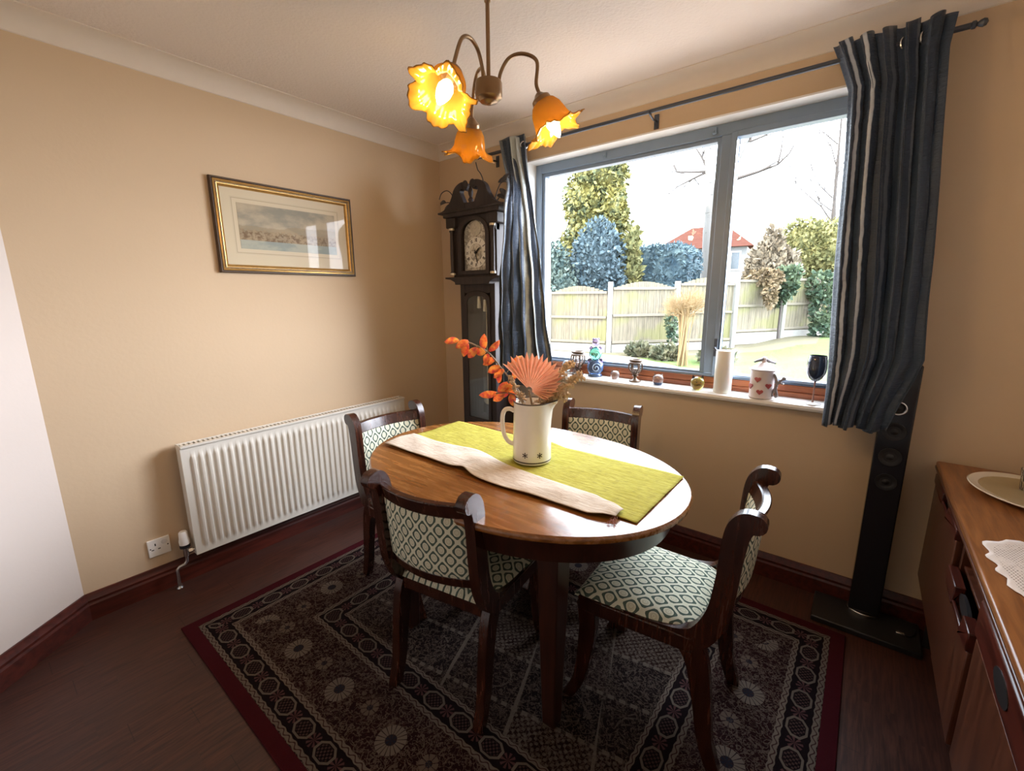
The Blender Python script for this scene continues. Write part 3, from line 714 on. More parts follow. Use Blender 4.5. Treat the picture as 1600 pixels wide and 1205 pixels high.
# ------------------------------------------------------------------ longcase clock
KX, KF = .552, -.245     # centre x, front of the hood
ck = thing('longcase_clock', 'tall dark wooden longcase clock in the corner beside the window curtain', 'clock', (KX, 0, 0))
YBK = -.024
def cbox(x, y0, z0, z1, y1=YBK): return B((-x, y0, z0), (x, y1, z1))
build('plinth', MB().box((-.155,-.235,0),(.155,YBK,.07)).box((-.15,-.23,.07),(.15,YBK,.46)).box((-.155,-.236,.46),(.155,YBK,.485)), M['clock'], ck, bevel=.004)
TX0, TX1 = -.150, .148
tk = MB().box((TX0,-.225,.485),(-.112,YBK,1.47)).box((.110,-.225,.485),(TX1,YBK,1.47)).box((-.112,-.225,.485),(.110,YBK,.56)).box((-.112,-.225,1.40),(.110,YBK,1.47)).box((-.112,-.06,.56),(.110,YBK,1.40))
build('trunk', tk, M['clock'], ck, bevel=.003)
dr = MB()
# trunk door frame with an arched top
def arch_poly(hw, z0, z1, rise, n=12):
    return [(-hw,z0),(hw,z0),(hw,z1)]+[(hw*math.cos(PI*i/n)*1.0, z1+rise*math.sin(PI*i/n)) for i in range(1,n)]+[(-hw,z1)]
def ring_plate(p1, p2, y0, y1):
    n = len(p1); m = MB()
    for P, y in ((p1,y0),(p2,y0),(p2,y1),(p1,y1)): m.v += [(u, y, v) for u, v in P]
    m.f += [(j*n+i, j*n+(i+1) % n, ((j+1) % 4)*n+(i+1) % n, ((j+1) % 4)*n+i) for j in range(4) for i in range(n)]
    return m
build('trunk_door', ring_plate(arch_poly(.112,.55,1.36,.055), arch_poly(.088,.575,1.34,.045), -.233, -.222), M['clock'], ck, bevel=.002)
build('door_glass', MB().prism(arch_poly(.089,.574,1.341,.045), lambda u,v,t:(u,t,v), -.229, -.2275), M['glass'], ck, smooth=0)
M['brass'] = plain('polished_brass', (.72,.58,.32), .25, 1, var=.05)
M['pale_metal'] = plain('pale_weight_casing', (.66,.60,.48), .35, .3)
for dx, z in ((-.018, 1.345), (.033, 1.325)):
    wt = build('clock_weight', MB().lathe([(.008,z+.035),(.010,z+.03),(.013,z-.02),(.014,z-.04),(.001,z-.042)], c=(dx,-.19,0), n=14), M['pale_metal'], ck)
    build('cord', MB().tube([(dx,-.19,z+.034),(dx,-.19,1.46)], .0018, 6), M['brass'], wt)
build('pendulum', MB().tube([(.0,-.14,1.46),(.004,-.14,.66)], .003, 8).lathe([(.001,-.006),(.045,-.004),(.05,0),(.045,.004),(.001,.006)], c=(.004,-.14,.70), n=24, M=Matrix.Rotation(PI/2,3,'X')), M['brass'], ck)
build('trunk_moulding', MB().prism([(-.145,1.455),(.145,1.455),(.150,1.47),(.190,1.487),(.235,1.492),(.238,1.502),(-.238,1.502),(-.235,1.492),(-.190,1.487),(-.150,1.47)], lambda u,v,t:(u,t,v), -.275, YBK), M['clock'], ck, bevel=.002)
# hood: box open at front for the dial
hb = MB().box((-.185,KF,1.502),(-.118,YBK,1.90)).box((.118,KF,1.502),(.185,YBK,1.90)).box((-.118,KF,1.502),(.118,YBK,1.535)).box((-.118,-.20,1.535),(.118,YBK,1.90))
build('hood', hb, M['clock'], ck, bevel=.003)
build('hood_door', ring_plate(arch_poly(.132,1.515,1.765,.100), arch_poly(.103,1.540,1.762,.080), KF-.012, KF+.004), M['clock'], ck, bevel=.002)
hf = [(-.185,1.77),(-.132,1.77)]+[(-.132*math.cos(PI*i/12), 1.765+.100*math.sin(PI*i/12)) for i in range(1,12)]+[(.132,1.77),(.185,1.77),(.185,1.90),(-.185,1.90)]
build('hood_fascia', MB().prism(hf, lambda u,v,t:(u,t,v), KF-.004, KF+.03), M['clock'], ck, smooth=20)
for s in (-1, 1):
    co = build('column', MB().lathe([(.017,1.515),(.017,1.53),(.012,1.538),(.0135,1.65),(.011,1.776),(.016,1.784),(.016,1.80)], c=(s*.172,KF-.02,0), n=16), M['clock'], ck)
    for z in (1.522, 1.797): build('capital', MB().lathe([(.008,z-.008),(.0185,z-.006),(.0185,z+.006),(.008,z+.008)], c=(s*.172,KF-.02,0), n=14), M['pale_metal'], co)
build('hood_cornice', MB().prism([(-.20,1.80),(-.186,1.80),(.186,1.80),(.20,1.80),(.235,1.80),(.235,1.845),(.255,1.875),(.270,1.888),(.272,1.905),(-.272,1.905),(-.270,1.888),(-.255,1.875),(-.235,1.845),(-.235,1.80)], lambda u,v,t:(u,t,v), KF-.0225, YBK).v and MB().box((-.232,KF-.038,1.868),(.232,YBK,1.905)).box((-.215,KF-.03,1.805),(-.135,YBK,1.868)).box((.135,KF-.03,1.805),(.215,YBK,1.868)).box((-.272,KF-.046,1.893),(.272,YBK,1.906)), M['clock'], ck, bevel=.006)
# swan neck pediment with piercings
def swan(s):
    outer = smooth_path([(.272,1.906,0),(.230,1.914,0),(.185,1.938,0),(.152,1.980,0),(.128,2.026,0),(.092,2.052,0),(.052,2.060,0),(.026,2.052,0)], 6)
    inner = smooth_path([(.022,2.03,0),(.036,2.010,0),(.060,2.022,0),(.075,2.005,0),(.055,1.965,0),(.04,1.93,0),(.04,1.906,0)], 5)
    P = [(s*p.x, p.y) for p in outer]+[(s*p.x, p.y) for p in inner]
    return P if s < 0 else P[::-1]
pd = MB()
for s in (-1, 1): pd.prism(swan(s), lambda u,v,t:(u,t,v), KF-.035, KF+.0)
pd.box((-.045,KF-.03,1.905),(.045,KF,1.94)).lathe([(.012,1.94),(.018,1.955),(.008,1.97),(.014,1.985),(.016,2.0),(.010,2.02),(.002,2.04)], c=(0,KF-.017,0), n=14)
build('swan_neck_pediment', pd, M['clock'], ck, bevel=.003)
for s in (-1, 1): build('rosette', MB().lathe([(.022,-.004),(.024,.0),(.018,.006),(.008,.010),(.001,.010)], c=(s*.030,KF-.035,2.043), n=14, M=Matrix.Rotation(PI/2,3,'X')), M['clock'], ck)
# dial
g = G('silvered_dial', .35, .35); f = g.noise(60, None, 4, .6); g.base(g.mix(f.smooth(.42,.58), (.30,.28,.24), (.62,.60,.54))); M['dial'] = g.m
DY = KF+.022; DZ = 1.650
dl = build('dial_plate', MB().prism(arch_poly(.103,1.54,1.762,.082), lambda u,v,t:(u,t,v), DY, DY+.006), M['dial'], ck, smooth=0)
M['ring'] = plain('pale_chapter_ring', (.74,.73,.68), .4, .2, var=.04)
def annulus(r0, r1, y0, y1, n=48, cz=DZ):
    return ring_plate([(r1*math.cos(2*PI*i/n), cz+r1*math.sin(2*PI*i/n)) for i in range(n)], [(r0*math.cos(2*PI*i/n), cz+r0*math.sin(2*PI*i/n)) for i in range(n)], y0, y1)
build('chapter_ring', annulus(.055, .092, DY-.003, DY), M['ring'], dl, smooth=30)
build('moon_disc', annulus(.002, .045, DY-.003, DY, 32, 1.795), plain('painted_arch_disc', (.50,.47,.40), .4, .2, scale=80, var=.4), dl)
num = ['XII','I','II','III','IIII','V','VI','VII','VIII','IX','X','XI']
nm = MB()
for i, sx in enumerate(num):
    cu = bpy.data.curves.new('numeral', 'FONT'); cu.body = sx; cu.size = .030; cu.extrude = .0006; cu.align_x = 'CENTER'; cu.align_y = 'CENTER'
    cu.space_character = .82
    tmp = bpy.data.objects.new('numeral', cu); COL.objects.link(tmp); bpy.context.view_layer.update()
    me = bpy.data.meshes.new_from_object(tmp.evaluated_get(bpy.context.evaluated_depsgraph_get()))
    a = -2*PI*i/12; ca, sa = math.cos(a), math.sin(a); R = .0735
    vs = []; nm = MB()
    for v in me.vertices:
        u, t = v.co.x*.72, v.co.y*1.05+R; vs.append((u*ca-t*sa, DY-.0034-v.co.z, DZ+u*sa+t*ca))
    nm.add(vs, [tuple(p.vertices) for p in me.polygons])
    build('numeral', nm, M['black'], dl, smooth=0)
    bpy.data.objects.remove(tmp); bpy.data.curves.remove(cu); bpy.data.meshes.remove(me)
hm = MB().prism([(-.004,-.01),(.004,-.01),(.005,.03),(.0,.045),(-.005,.03)], lambda u,v,t:(u*math.cos(.9)+v*math.sin(.9),t,DZ-u*math.sin(.9)+v*math.cos(.9)), DY-.009, DY-.007)
hm.prism([(-.003,-.015),(.003,-.015),(.003,.06),(.0,.072),(-.003,.06)], lambda u,v,t:(u*math.cos(2.9)+v*math.sin(2.9),t,DZ-u*math.sin(2.9)+v*math.cos(2.9)), DY-.012, DY-.010)
hm.prism([(.007*math.cos(i*PI/6), .007*math.sin(i*PI/6)) for i in range(12)], lambda u,v,t:(u,t,DZ+v), DY-.013, DY)
build('clock_hands', hm, M['black'], dl)
# leafy wire sprigs on top of the clock
M['twig'] = plain('dark_grey_twig', (.05,.05,.055), .6)
def sprig(label, base, paths, leaves):
    o = thing('dried_sprig', label, 'dried twig', base); m = MB()
    for p in paths: m.tube(smooth_path(p, 7), .0032, 6)
    build('twig', m, M['twig'], o)
    for p, d, L in leaves:
        q = MB(); leaf(q, Vector(p), Vector(d), L, .016, Vector((.3,-1,.4))); build('leaf', q, M['twig'], o, smooth=80, solid=.001)
ZC = 1.9065
sprig('dark curling sprig with a drooping leaf on the left shoulder of the clock', (KX-.185, -.20, ZC+.001), [[(0,0,0),(-.03,0,.10),(-.08,0,.145),(-.125,-.01,.135),(-.15,-.01,.10)], [(0,0,0),(-.035,0,.055),(-.09,0,.075),(-.15,0,.068)]], [((-.06,0,.062),(-1,0,-.55),.11),((-.10,0,.075),(-.8,0,.2),.07)])
sprig('dark leafy sprig with broad leaves on the right shoulder of the clock', (KX+.125, -.20, ZC+.001), [[(0,0,0),(.03,0,.08),(.08,-.02,.12),(.13,-.03,.118)], [(0,0,0),(.05,0,.05),(.09,-.02,.06)]], [((.05,-.01,.13),(.9,-.1,.25),.08),((.07,-.02,.09),(.8,-.1,-.6),.09),((.04,-.01,.06),(.9,-.1,-.2),.10),((.08,-.02,.12),(.7,-.2,.5),.075)])
sprig('thin wavy bare twig rising above the middle of the clock', (KX-.03, -.12, ZC), [[(0,0,0),(.0,0,.10),(.005,0,.18),(-.005,-.01,.225),(-.03,-.01,.255),(-.045,-.01,.30)]], [])

# ------------------------------------------------------------------ curtain pole and curtains
PYP, PZP = -.09, 2.245
cp = thing('curtain_pole', 'dark curtain pole on brackets running above the window', 'curtain pole', (1.55, 0, PZP))
build('rod', MB().tube([(-1.06,PYP,0),(1.12,PYP,0)], .0095, 14), M['pole'], cp)
for s, x in ((-1,-1.06), (1,1.12)): build('finial', MB().lathe([(.008,0),(.012,.004),(.012,.012),(.006,.016),(.010,.022),(.013,.03),(.010,.038),(.001,.042)], c=(x,PYP,0), n=14, M=Matrix.Rotation(s*PI/2,3,'Y')), M['pole'], cp)
for x in (-1.00, .035, 1.03):
    build('bracket', MB().box((x-.012,-.006,-.055),(x+.012,0,.012)).tube([(x,-.004,-.02),(x,-.05,-.024),(x,PYP+.0,-.014)], .005, 8).tube([(x,PYP+.014*math.cos(a),.014*math.sin(a)) for a in [PI+PI*i/10 for i in range(11)]], .004, 8), M['pole'], cp, bevel=.001)
def curtain_mat(name, stripes, light):
    g = G(name, .42, spec=.4, Sheen_Weight=.2); uvn = g.coord('UV'); u, v, _ = g.xyz(uvn)
    n = g.noise(6, g.vec(u*3, v*14, 0.0), 4, .6); uu = u+(g.noise(4, g.vec(u*2, v*5, 0.0), 2)-.5)*.014
    c = g.mix(g.noise(5, g.vec(u*30, v*2, 0.0), 3), (.014,.028,.054), (.036,.060,.102))
    for p, wd, k in stripes: c = g.mix((uu-p).abs().smooth(wd, wd*.55)*k if False else (1-(uu-p).abs().smooth(wd*.5, wd))*k, c, light)
    g.base(c); g.bump(g.noise(3, g.vec(u*5, v*40, 0.0), 4)+g.noise(9, g.vec(u*12, v*30, 0.0), 3)*.4, .45, .012); return g.m
def curtain(name, label, L, R, ZB, n, amp, ph, stripes, light, eyelets, yoff=None):
    ctop = 2.300
    o = thing(name, label, 'curtain', (0,0,0))
    def fn(u, v):
        z = ctop+(ZB-ctop)*v
        xl, yl = lerp_table(L, z); xr, yr = lerp_table(R, z)
        a = amp*(1-.25*v); k = 2*PI*n*u+ph
        x = xl+(xr-xl)*u+.010*math.sin(2*k+.6)+.006*math.sin(9*v+5*u)*v
        y = yl+(yr-yl)*u+a*math.sin(k)+.30*a*math.sin(2.3*k+1.3+2*v)+.004*math.sin(31*v+13*u)*min(1, 6*v)
        zz = z+.012*math.sin(k+.7)*(1-v)**6 - .010*math.sin(k*.5)*v**8
        return (x, y, zz)
    build('drape', MB().grid(fn, 200, 90), curtain_mat(label.split()[0]+'_curtain_cloth', stripes, light), o, smooth=80, solid=.0015)
    for u, al in eyelets:
        x, y, z = fn(u, (ctop-PZP)/(ctop-ZB))
        build('eyelet', MB().tube([(x+.020*math.cos(t)*math.cos(al), PYP+.020*math.cos(t)*math.sin(al), PZP+.020*math.sin(t)) for t in [2*PI*i/20 for i in range(20)]], .0045, 8, closed=True), M['chrome'], o)
    return o
class V2(tuple):
    def __add__(s, o): return V2((s[0]+o[0], s[1]+o[1]))
    def __sub__(s, o): return V2((s[0]-o[0], s[1]-o[1]))
    def __mul__(s, k): return V2((s[0]*k, s[1]*k))
    __rmul__ = __mul__
    def __truediv__(s, k): return V2((s[0]/k, s[1]/k))
T2 = lambda *r: [(z, V2((x, y))) for z, x, y in r]
curtain('curtain', 'slate blue silver striped curtain left of the window beside the clock',
    T2((2.30,.650,-.10),(2.1,.745,-.16),(2.0,.810,-.235),(1.9,.850,-.31),(1.80,.850,-.325),(1.5,.800,-.31),(1.2,.775,-.30),(.82,.775,-.295)),
    T2((2.30,.830,-.09),(2.16,.850,-.10),(1.87,.905,-.10),(1.5,.970,-.10),(1.2,1.01,-.105),(.95,1.055,-.11),(.82,1.065,-.11)), .84, 4.5, .030, .4,
    [(.13,.025,.22),(.31,.03,.35),(.62,.035,.95),(.80,.05,.8),(.93,.045,.85)], (.50,.56,.55), [(.15,.9),(.40,.6),(.65,.9),(.88,.6)])
curtain('curtain', 'slate blue curtain right of the window above the tower speaker',
    T2((2.30,2.300,-.11),(2.24,2.325,-.115),(2.125,2.366,-.13),(1.88,2.382,-.14),(1.53,2.399,-.145),(1.17,2.414,-.15),(.85,2.425,-.15)),
    T2((2.30,2.625,-.105),(2.2,2.617,-.11),(1.84,2.640,-.135),(1.51,2.668,-.145),(1.14,2.692,-.16),(1.06,2.672,-.16),(.95,2.636,-.158),(.85,2.612,-.155)), .852, 5.2, .026, 2.6,
    [(.105,.008,.85),(.285,.009,.85),(.49,.008,.18),(.70,.008,.15)], (.62,.67,.72), [(.14,.2),(.42,1.0),(.60,.8),(.78,1.0)])

# ------------------------------------------------------------------ chandelier
HC = Vector((1.571, -1.250, 0)); CZ = 1.952
cl = thing('chandelier', 'three arm brass chandelier with ruffled amber glass shades', 'ceiling light', (HC.x, HC.y, 1.935))
Z0 = 1.935
build('hub', MB().lathe([(.001,.0),(.006,.0),(.010,.004),(.026,.008),(.030,.014),(.038,.018),(.040,.026),(.040,.056),(.037,.062),(.012,.066),(.009,.07)], n=32), M['bronze'], cl)
build('stem', MB().lathe([(.006,.064),(.006,.26),(.009,.264),(.009,.27),(.003,.276)], n=14), M['bronze'], cl)
zt_ = .276; i = 0; top = H-Z0
while zt_ < top-.045:
    a = (i % 2)*PI/2; lk = [((.0075*math.cos(t))*math.cos(a), (.0075*math.cos(t))*math.sin(a), zt_+.013+.015*math.sin(t)) for t in [2*PI*q/14 for q in range(14)]]
    build('chain_link', MB().tube(lk, .0019, 6, closed=True), M['bronze'], cl); zt_ += .0235; i += 1
build('ceiling_rose', MB().lathe([(.004,top-.048),(.012,top-.044),(.03,top-.03),(.05,top-.012),(.052,top),(.001,top)], n=28), M['bronze'], cl)
g = G('amber_glass_shade', .35)
x, y, z = g.xyz(); nt = g.t
df = g.n('ShaderNodeBsdfTranslucent'); dif = g.n('ShaderNodeBsdfDiffuse'); gls = g.n('ShaderNodeBsdfGlossy'); gls.inputs['Roughness'].default_value = .15
f = g.noise(30); ac = g.mix(f, (.31,.18,.028), (.39,.24,.045)); g.put(df.inputs[0], ac); g.put(dif.inputs[0], ac)
m1 = g.n('ShaderNodeMixShader'); m1.inputs[0].default_value = .42; m2 = g.n('ShaderNodeMixShader'); m2.inputs[0].default_value = .05
nt.links.new(df.outputs[0], m1.inputs[1]); nt.links.new(dif.outputs[0], m1.inputs[2]); nt.links.new(m1.outputs[0], m2.inputs[1]); nt.links.new(gls.outputs[0], m2.inputs[2]); nt.links.new(m2.outputs[0], g.out.inputs[0])
M['amber'] = g.m
g = G('lit_candle_bulb'); em = g.n('ShaderNodeEmission'); em.inputs[0].default_value = (1,.80,.50,1); em.inputs[1].default_value = 14
g.t.links.new(em.outputs[0], g.out.inputs[0]); M['bulb'] = g.m
for ai, (cx, cy, tw, tilt) in enumerate(((1.608,-1.429,.3,.62), (1.693,-1.165,1.2,.50), (1.413,-1.158,2.2,.42))):
    d = Vector((cx-HC.x, cy-HC.y, 0)); rad = d.length; d.normalize()
    zc = CZ-Z0
    arm = smooth_path([d*.030+UP*.055, d*.036+UP*.085, d*.060+UP*.120, d*.100+UP*.130, d*.140+UP*.110, d*(rad-.010)+UP*(zc+.035), d*rad+UP*(zc+.008)], 7)
    am = build('arm', MB().tube(arm, .0052, 10), M['bronze'], cl)
    ax = (-UP*math.cos(tilt)+d*math.sin(tilt)).normalized()
    RM = Vector((0,0,1)).rotation_difference(ax).to_matrix(); c = d*rad+UP*zc
    build('lamp_cup', MB().lathe([(.005,-.012),(.011,-.008),(.016,-.002),(.027,.006),(.029,.014),(.027,.022),(.022,.020)], c=c, n=22, M=RM), M['bronze'], cl)
    def shade(u, v):
        a = 2*PI*u; t = v
        prof = [(0,.021,.016),(.12,.034,.022),(.3,.0445,.040),(.5,.050,.062),(.68,.053,.082),(.82,.060,.096),(.92,.073,.101),(1,.084,.103)]
        for (t0, r0, h0), (t1, r1, h1) in zip(prof, prof[1:]):
            if t <= t1: k = (t-t0)/(t1-t0); r = r0+(r1-r0)*k; h = h0+(h1-h0)*k; break
        q = max(0, (t-.5)/.5)**1.6; L = 6
        r += q*(.011*math.cos(L*a+tw)+.005*math.cos(11*a+2*tw)+.002*math.cos(29*a)); h += q*(.007*math.sin(L*a+tw+.5)+.006*math.sin(4*a+tw)+.002*math.sin(23*a))
        p = RM @ Vector((r*math.cos(a), r*math.sin(a), h)); return p+c
    build('shade', MB().grid(shade, 120, 30), M['amber'], cl, smooth=80, solid=.0022)
    bl = build('bulb', MB().lathe([(.008,.046),(.016,.054),(.0205,.068),(.0195,.084),(.013,.106),(.006,.120),(.001,.126)], c=c, n=20, M=RM), M['bulb'], cl)
    build('bulb_holder', MB().lathe([(.011,.012),(.011,.046)], c=c, n=16, M=RM), M['white'], cl)
    lt = bpy.data.lights.new('bulb_glow', 'POINT'); lt.energy = 2.6; lt.color = (1,.60,.24); lt.shadow_soft_size = .02
    lo = bpy.data.objects.new('bulb_glow', lt); COL.objects.link(lo); lo.parent = cl; lo.location = c+ax*.150

# ------------------------------------------------------------------ things on the sill
SZ = .9005
def glassy(name, c, rough=.08):
    g = G(name, rough, Transmission_Weight=.75, Coat_Weight=.3); g.base(g.mix(g.noise(30), tuple(x*.8 for x in c), c)); return g.m
M['g_blue'] = glassy('blue_glass', (.16,.30,.62)); M['g_green'] = glassy('green_glass', (.12,.42,.32)); M['g_violet'] = glassy('violet_glass', (.22,.17,.32))
M['g_clear'] = glassy('clear_rose_glass', (.80,.68,.64)); M['g_yellow'] = glassy('yellow_green_glass', (.72,.66,.14)); M['g_dark'] = glassy('smoky_dark_glass', (.05,.06,.10))
M['iron'] = plain('dark_bronze_iron', (.14,.095,.065), .4, .5)
def ears(m, c, r, s, k=.55):
    m.ball((c[0]+s*r*.68, c[1], c[2]+r*.78), (r*k*.55, r*.22, r*k*.62), 10, 8)
def swirl(c, r, turns=1.6):
    P = []
    for i in range(40):
        t = i/39; a = 2*PI*turns*t; q = r*.75*(1-.85*t); x = q*math.cos(a)*1.0; z = q*math.sin(a)
        P.append((c[0]+x*.8+.12*r, c[1]-math.sqrt(max(1e-6, r*r-(x*x*.64+z*z)))*1.0, c[2]+z*.85))
    return MB().tube(P, r*.055, 6)
# facing the camera side: -y
ct = thing('stacked_cat_figurine', 'tall glass ornament of three stacked round cats on the window sill', 'ornament', (1.270,.032,SZ), .5); ct.scale = (1.12,1.0,1.12)
for nm_, r, zc, mt in (('blue_cat',.044,.050,'g_blue'),('green_cat',.035,.125,'g_green'),('violet_cat',.020,.185,'g_violet')):
    m = MB().ball((0,0,zc), (r,r*.85,r*1.05), 24, 16)
    if nm_ == 'blue_cat': m.lathe([(.03,.0),(.038,.004),(.036,.012),(.02,.02)], n=24)
    o = build(nm_, m, M[mt], ct, smooth=60)
    for q in (-1, 1): e = MB(); ears(e, (0,0,zc), r, q); build('ear', e, M['g_violet'], o, smooth=60)
    build('swirl', swirl((0,0,zc), r*.93), plain('pale_swirl_glass_'+nm_, (.45,.60,.75) if 'blue' in nm_ else (.35,.68,.55) if 'green' in nm_ else (.6,.55,.6), .2), o)
def small_cat(label, x, y, r, mt, base=None):
    o = thing('glass_cat', label, 'ornament', (x,y,SZ), .5)
    m = MB().lathe([(r*.55,0),(r*.62,.003),(r*.9,r*.55),(r,r*1.0),(r*.93,r*1.5),(r*.6,r*1.85),(r*.01,r*1.95)], n=26)
    b = build('cat_body', m, M[mt], o, smooth=60)
    for q in (-1,1): build('ear', MB().add([(q*r*.25,-r*.15,r*1.75),(q*r*.85,-r*.12,r*1.45),(q*r*.75,-r*.1,r*2.25),(q*r*.55,r*.15,r*1.6)], [(0,1,2),(0,2,3),(1,3,2),(0,3,1)]), M[mt] if base != 'dark_ears' else M['g_dark'], o, smooth=0)
    f = MB().ball((-r*.3,-r*.93,r*1.25), r*.09, 8, 6).ball((r*.3,-r*.93,r*1.25), r*.09, 8, 6).tube([(-r*.3,-r*.98,r*.8),(0,-r*1.0,r*.92),(r*.3,-r*.98,r*.8)], r*.04, 6)
    build('face', f, M['g_dark'], o)
    if base == 'blue_base': build('blue_base', MB().lathe([(r*.5,0),(r*.72,.001),(r*.86,r*.30),(r*.93,r*.52),(r*.2,r*.53)], n=24, c=(0,0,-.0003)), M['g_blue'], o)
    return o
small_cat('small clear rose glass cat between the stacked cats and the middle bronze goblet', 1.408, .016, .026, 'g_clear')
small_cat('small clear glass cat with a blue base on the sill', 1.665, .010, .029, 'g_clear', 'blue_base')
small_cat('round yellow glass cat with dark ears to the left of the white candle', 1.872, .008, .034, 'g_yellow', 'dark_ears')
def goblet(label, x, y, k):
    o = thing('tealight_goblet', label, 'candle holder', (x,y,SZ))
    build('foot', MB().lathe([(.034*k,0),(.036*k,.004),(.034*k,.008),(.016*k,.014),(.009*k,.022),(.010*k,.03),(.018*k,.034),(.008*k,.040)], n=24), M['iron'], o)
    m = MB().lathe([(.010*k,.040),(.022*k,.046),(.010*k,.052)], n=20).tube([(.034*k*math.cos(t),.034*k*math.sin(t),.132*k) for t in [2*PI*i/28 for i in range(28)]], .0065, 8, closed=True)
    m.tube([(.036*k*math.cos(t),.036*k*math.sin(t),.116*k) for t in [2*PI*i/28 for i in range(28)]], .005, 8, closed=True)
    for i in range(6):
        a = 2*PI*i/6+.3; ca, sa = math.cos(a), math.sin(a)
        m.tube(smooth_path([(.012*k*ca,.012*k*sa,.044),(.034*k*ca,.034*k*sa,.062*k+.01),(.040*k*ca,.040*k*sa,.092*k),(.036*k*ca,.036*k*sa,.118*k)], 5), .0042, 7)
    build('openwork_cup', m, M['iron'], o)
    build('tealight', MB().lathe([(.016*k,.054),(.017*k,.056),(.017*k,.076),(.001,.077)], n=18), M['g_clear'], o)
goblet('openwork dark bronze goblet nearest the left curtain', 1.152, .028, 1.06)
goblet('openwork dark bronze goblet in the middle of the sill between two glass cats', 1.531, .016, .92)
bo = thing('glass_ball', 'small pale blue glass ornament at the left end of the sill behind the seed plume', 'ornament', (1.075,.030,SZ))
build('ball', MB().ball((0,0,.047), .034, 20, 14), glassy('pale_blue_glass', (.50,.66,.85)), bo, smooth=60); build('foot', MB().lathe([(.02,0),(.022,.004),(.012,.014),(.01,.02)], n=18), M['white'], bo)
lg = thing('glass_jar', 'pale glass jar with a dark wire handle at the edge of the left curtain', 'jar', (1.125,.058,SZ))
build('jar_body', MB().lathe([(.012,0),(.020,.003),(.021,.07),(.016,.085),(.017,.093),(.014,.094)], n=18), M['g_clear'], lg)
build('handle', MB().tube([(.017,0,.088),(.019,0,.125),(.010,0,.142),(-.012,0,.142),(-.019,0,.122),(-.017,0,.088)], .003, 8), M['iron'], lg)
cd = thing('pillar_candle', 'tall white pillar candle standing on the sill by the window mullion', 'candle', (1.992,.010,SZ))
g = G('white_wax', .4, Subsurface_Weight=.35, Subsurface_Radius=(.02,.016,.012)); g.base((.86,.84,.78)); 
build('wax', MB().lathe([(.001,0),(.038,0),(.041,.003),(.041,.205),(.039,.211),(.033,.212),(.028,.206),(.001,.203)], n=36), g.m, cd, smooth=50)
build('wick', MB().tube([(0,0,.203),(.001,0,.212),(.003,0,.219)], .0012, 6), M['black'], cd)
# white lidded pot with red hearts
tp = thing('heart_pot', 'white lidded ceramic pot with raised red hearts and a grey handle on the sill', 'pot', (2.165,.004,SZ))
M['pot'] = plain('pinkish_white_ceramic', (.74,.68,.68), .35, var=.06); M['heart'] = plain('dusky_red_ceramic', (.42,.09,.09), .35); M['grey'] = plain('mottled_grey_ceramic', (.22,.20,.21), .45, var=.5, scale=90)
build('pot_body', MB().lathe([(.001,0),(.050,0),(.053,.004),(.051,.010),(.050,.125),(.052,.130),(.049,.132),(.046,.126),(.044,.02),(.001,.018)], n=36), M['pot'], tp, smooth=50)
lid = build('lid', MB().lathe([(.044,.1315),(.054,.133),(.056,.137),(.050,.141),(.034,.152),(.022,.162),(.014,.168),(.001,.169)], n=32), M['pot'], tp, smooth=50)
RD = RTV
kb = MB().tube([tuple(-RD*.046+UP*.170), tuple(-RD*.022+UP*.178), tuple(UP*.184), tuple(RD*.024+UP*.172), tuple(RD*.054+UP*.162)], [.004,.007,.009,.007,.005], 10)
build('lid_handle', kb, M['grey'], lid)
build('lid_knob', MB().lathe([(.012,.164),(.010,.176),(.011,.188),(.006,.194),(.001,.195)], n=16), M['pot'], lid)
va = math.atan2(CAM.y, CAM.x-2.165)
def heart(n=24):
    return [(.0010*(16*math.sin(t)**3)*.85, .0010*(13*math.cos(t)-5*math.cos(2*t)-2*math.cos(3*t)-math.cos(4*t))*.85) for t in [2*PI*i/n for i in range(n)]]
for da, z in ((-.35,.092),(.55,.064),(-.10,.034),(-1.02,.056),(1.5,.10),(-2.2,.07)):
    m = MB(); hs = heart()
    m.prism(hs, lambda u,v,t: ((.0505+t)*math.cos(va+da+u/.0505), (.0505+t)*math.sin(va+da+u/.0505), z+v), -.006, .0055)
    build('heart', m, M['heart'], tp, bevel=.002)
hn = MB()
def hp_(k, z): 
    a = va+1.15; return (math.cos(a)*k, math.sin(a)*k, z)
hn.tube(smooth_path([hp_(.049,.118),hp_(.060,.100),hp_(.066,.075),hp_(.062,.050),hp_(.070,.022),hp_(.064,.012)], 5), [.007]*26, 8).tube(smooth_path([hp_(.064,.07),hp_(.080,.09),hp_(.092,.10)], 5), .0055, 8).tube(smooth_path([hp_(.066,.06),hp_(.050,.03),hp_(.052,.012)], 5), .006, 8).ball(hp_(.094,.103), .009, 10, 8)
hn.tube(smooth_path([hp_(.080,.088),hp_(.086,.078),hp_(.095,.08)], 4), .004, 8)
build('twig_handle', hn, M['grey'], tp)
wg = thing('wine_glass', 'dark blue wine glass on the sill against the right curtain', 'wine glass', (2.372,-.004,SZ))
M['wine'] = plain('dark_blue_glass', (.020,.030,.055), .08, Coat_Weight=.5)
build('bowl', MB().lathe([(.003,.100),(.012,.104),(.026,.118),(.036,.140),(.0385,.162),(.037,.190),(.034,.216),(.0332,.2165),(.036,.188),(.0372,.162),(.034,.14),(.024,.120),(.010,.107),(.001,.106)], n=36), M['wine'], wg, smooth=60)
build('stem', MB().lathe([(.0045,.004),(.0034,.012),(.003,.05),(.0034,.09),(.005,.1005)], n=14), plain('smoky_rose_stem', (.34,.20,.17), .15), wg)
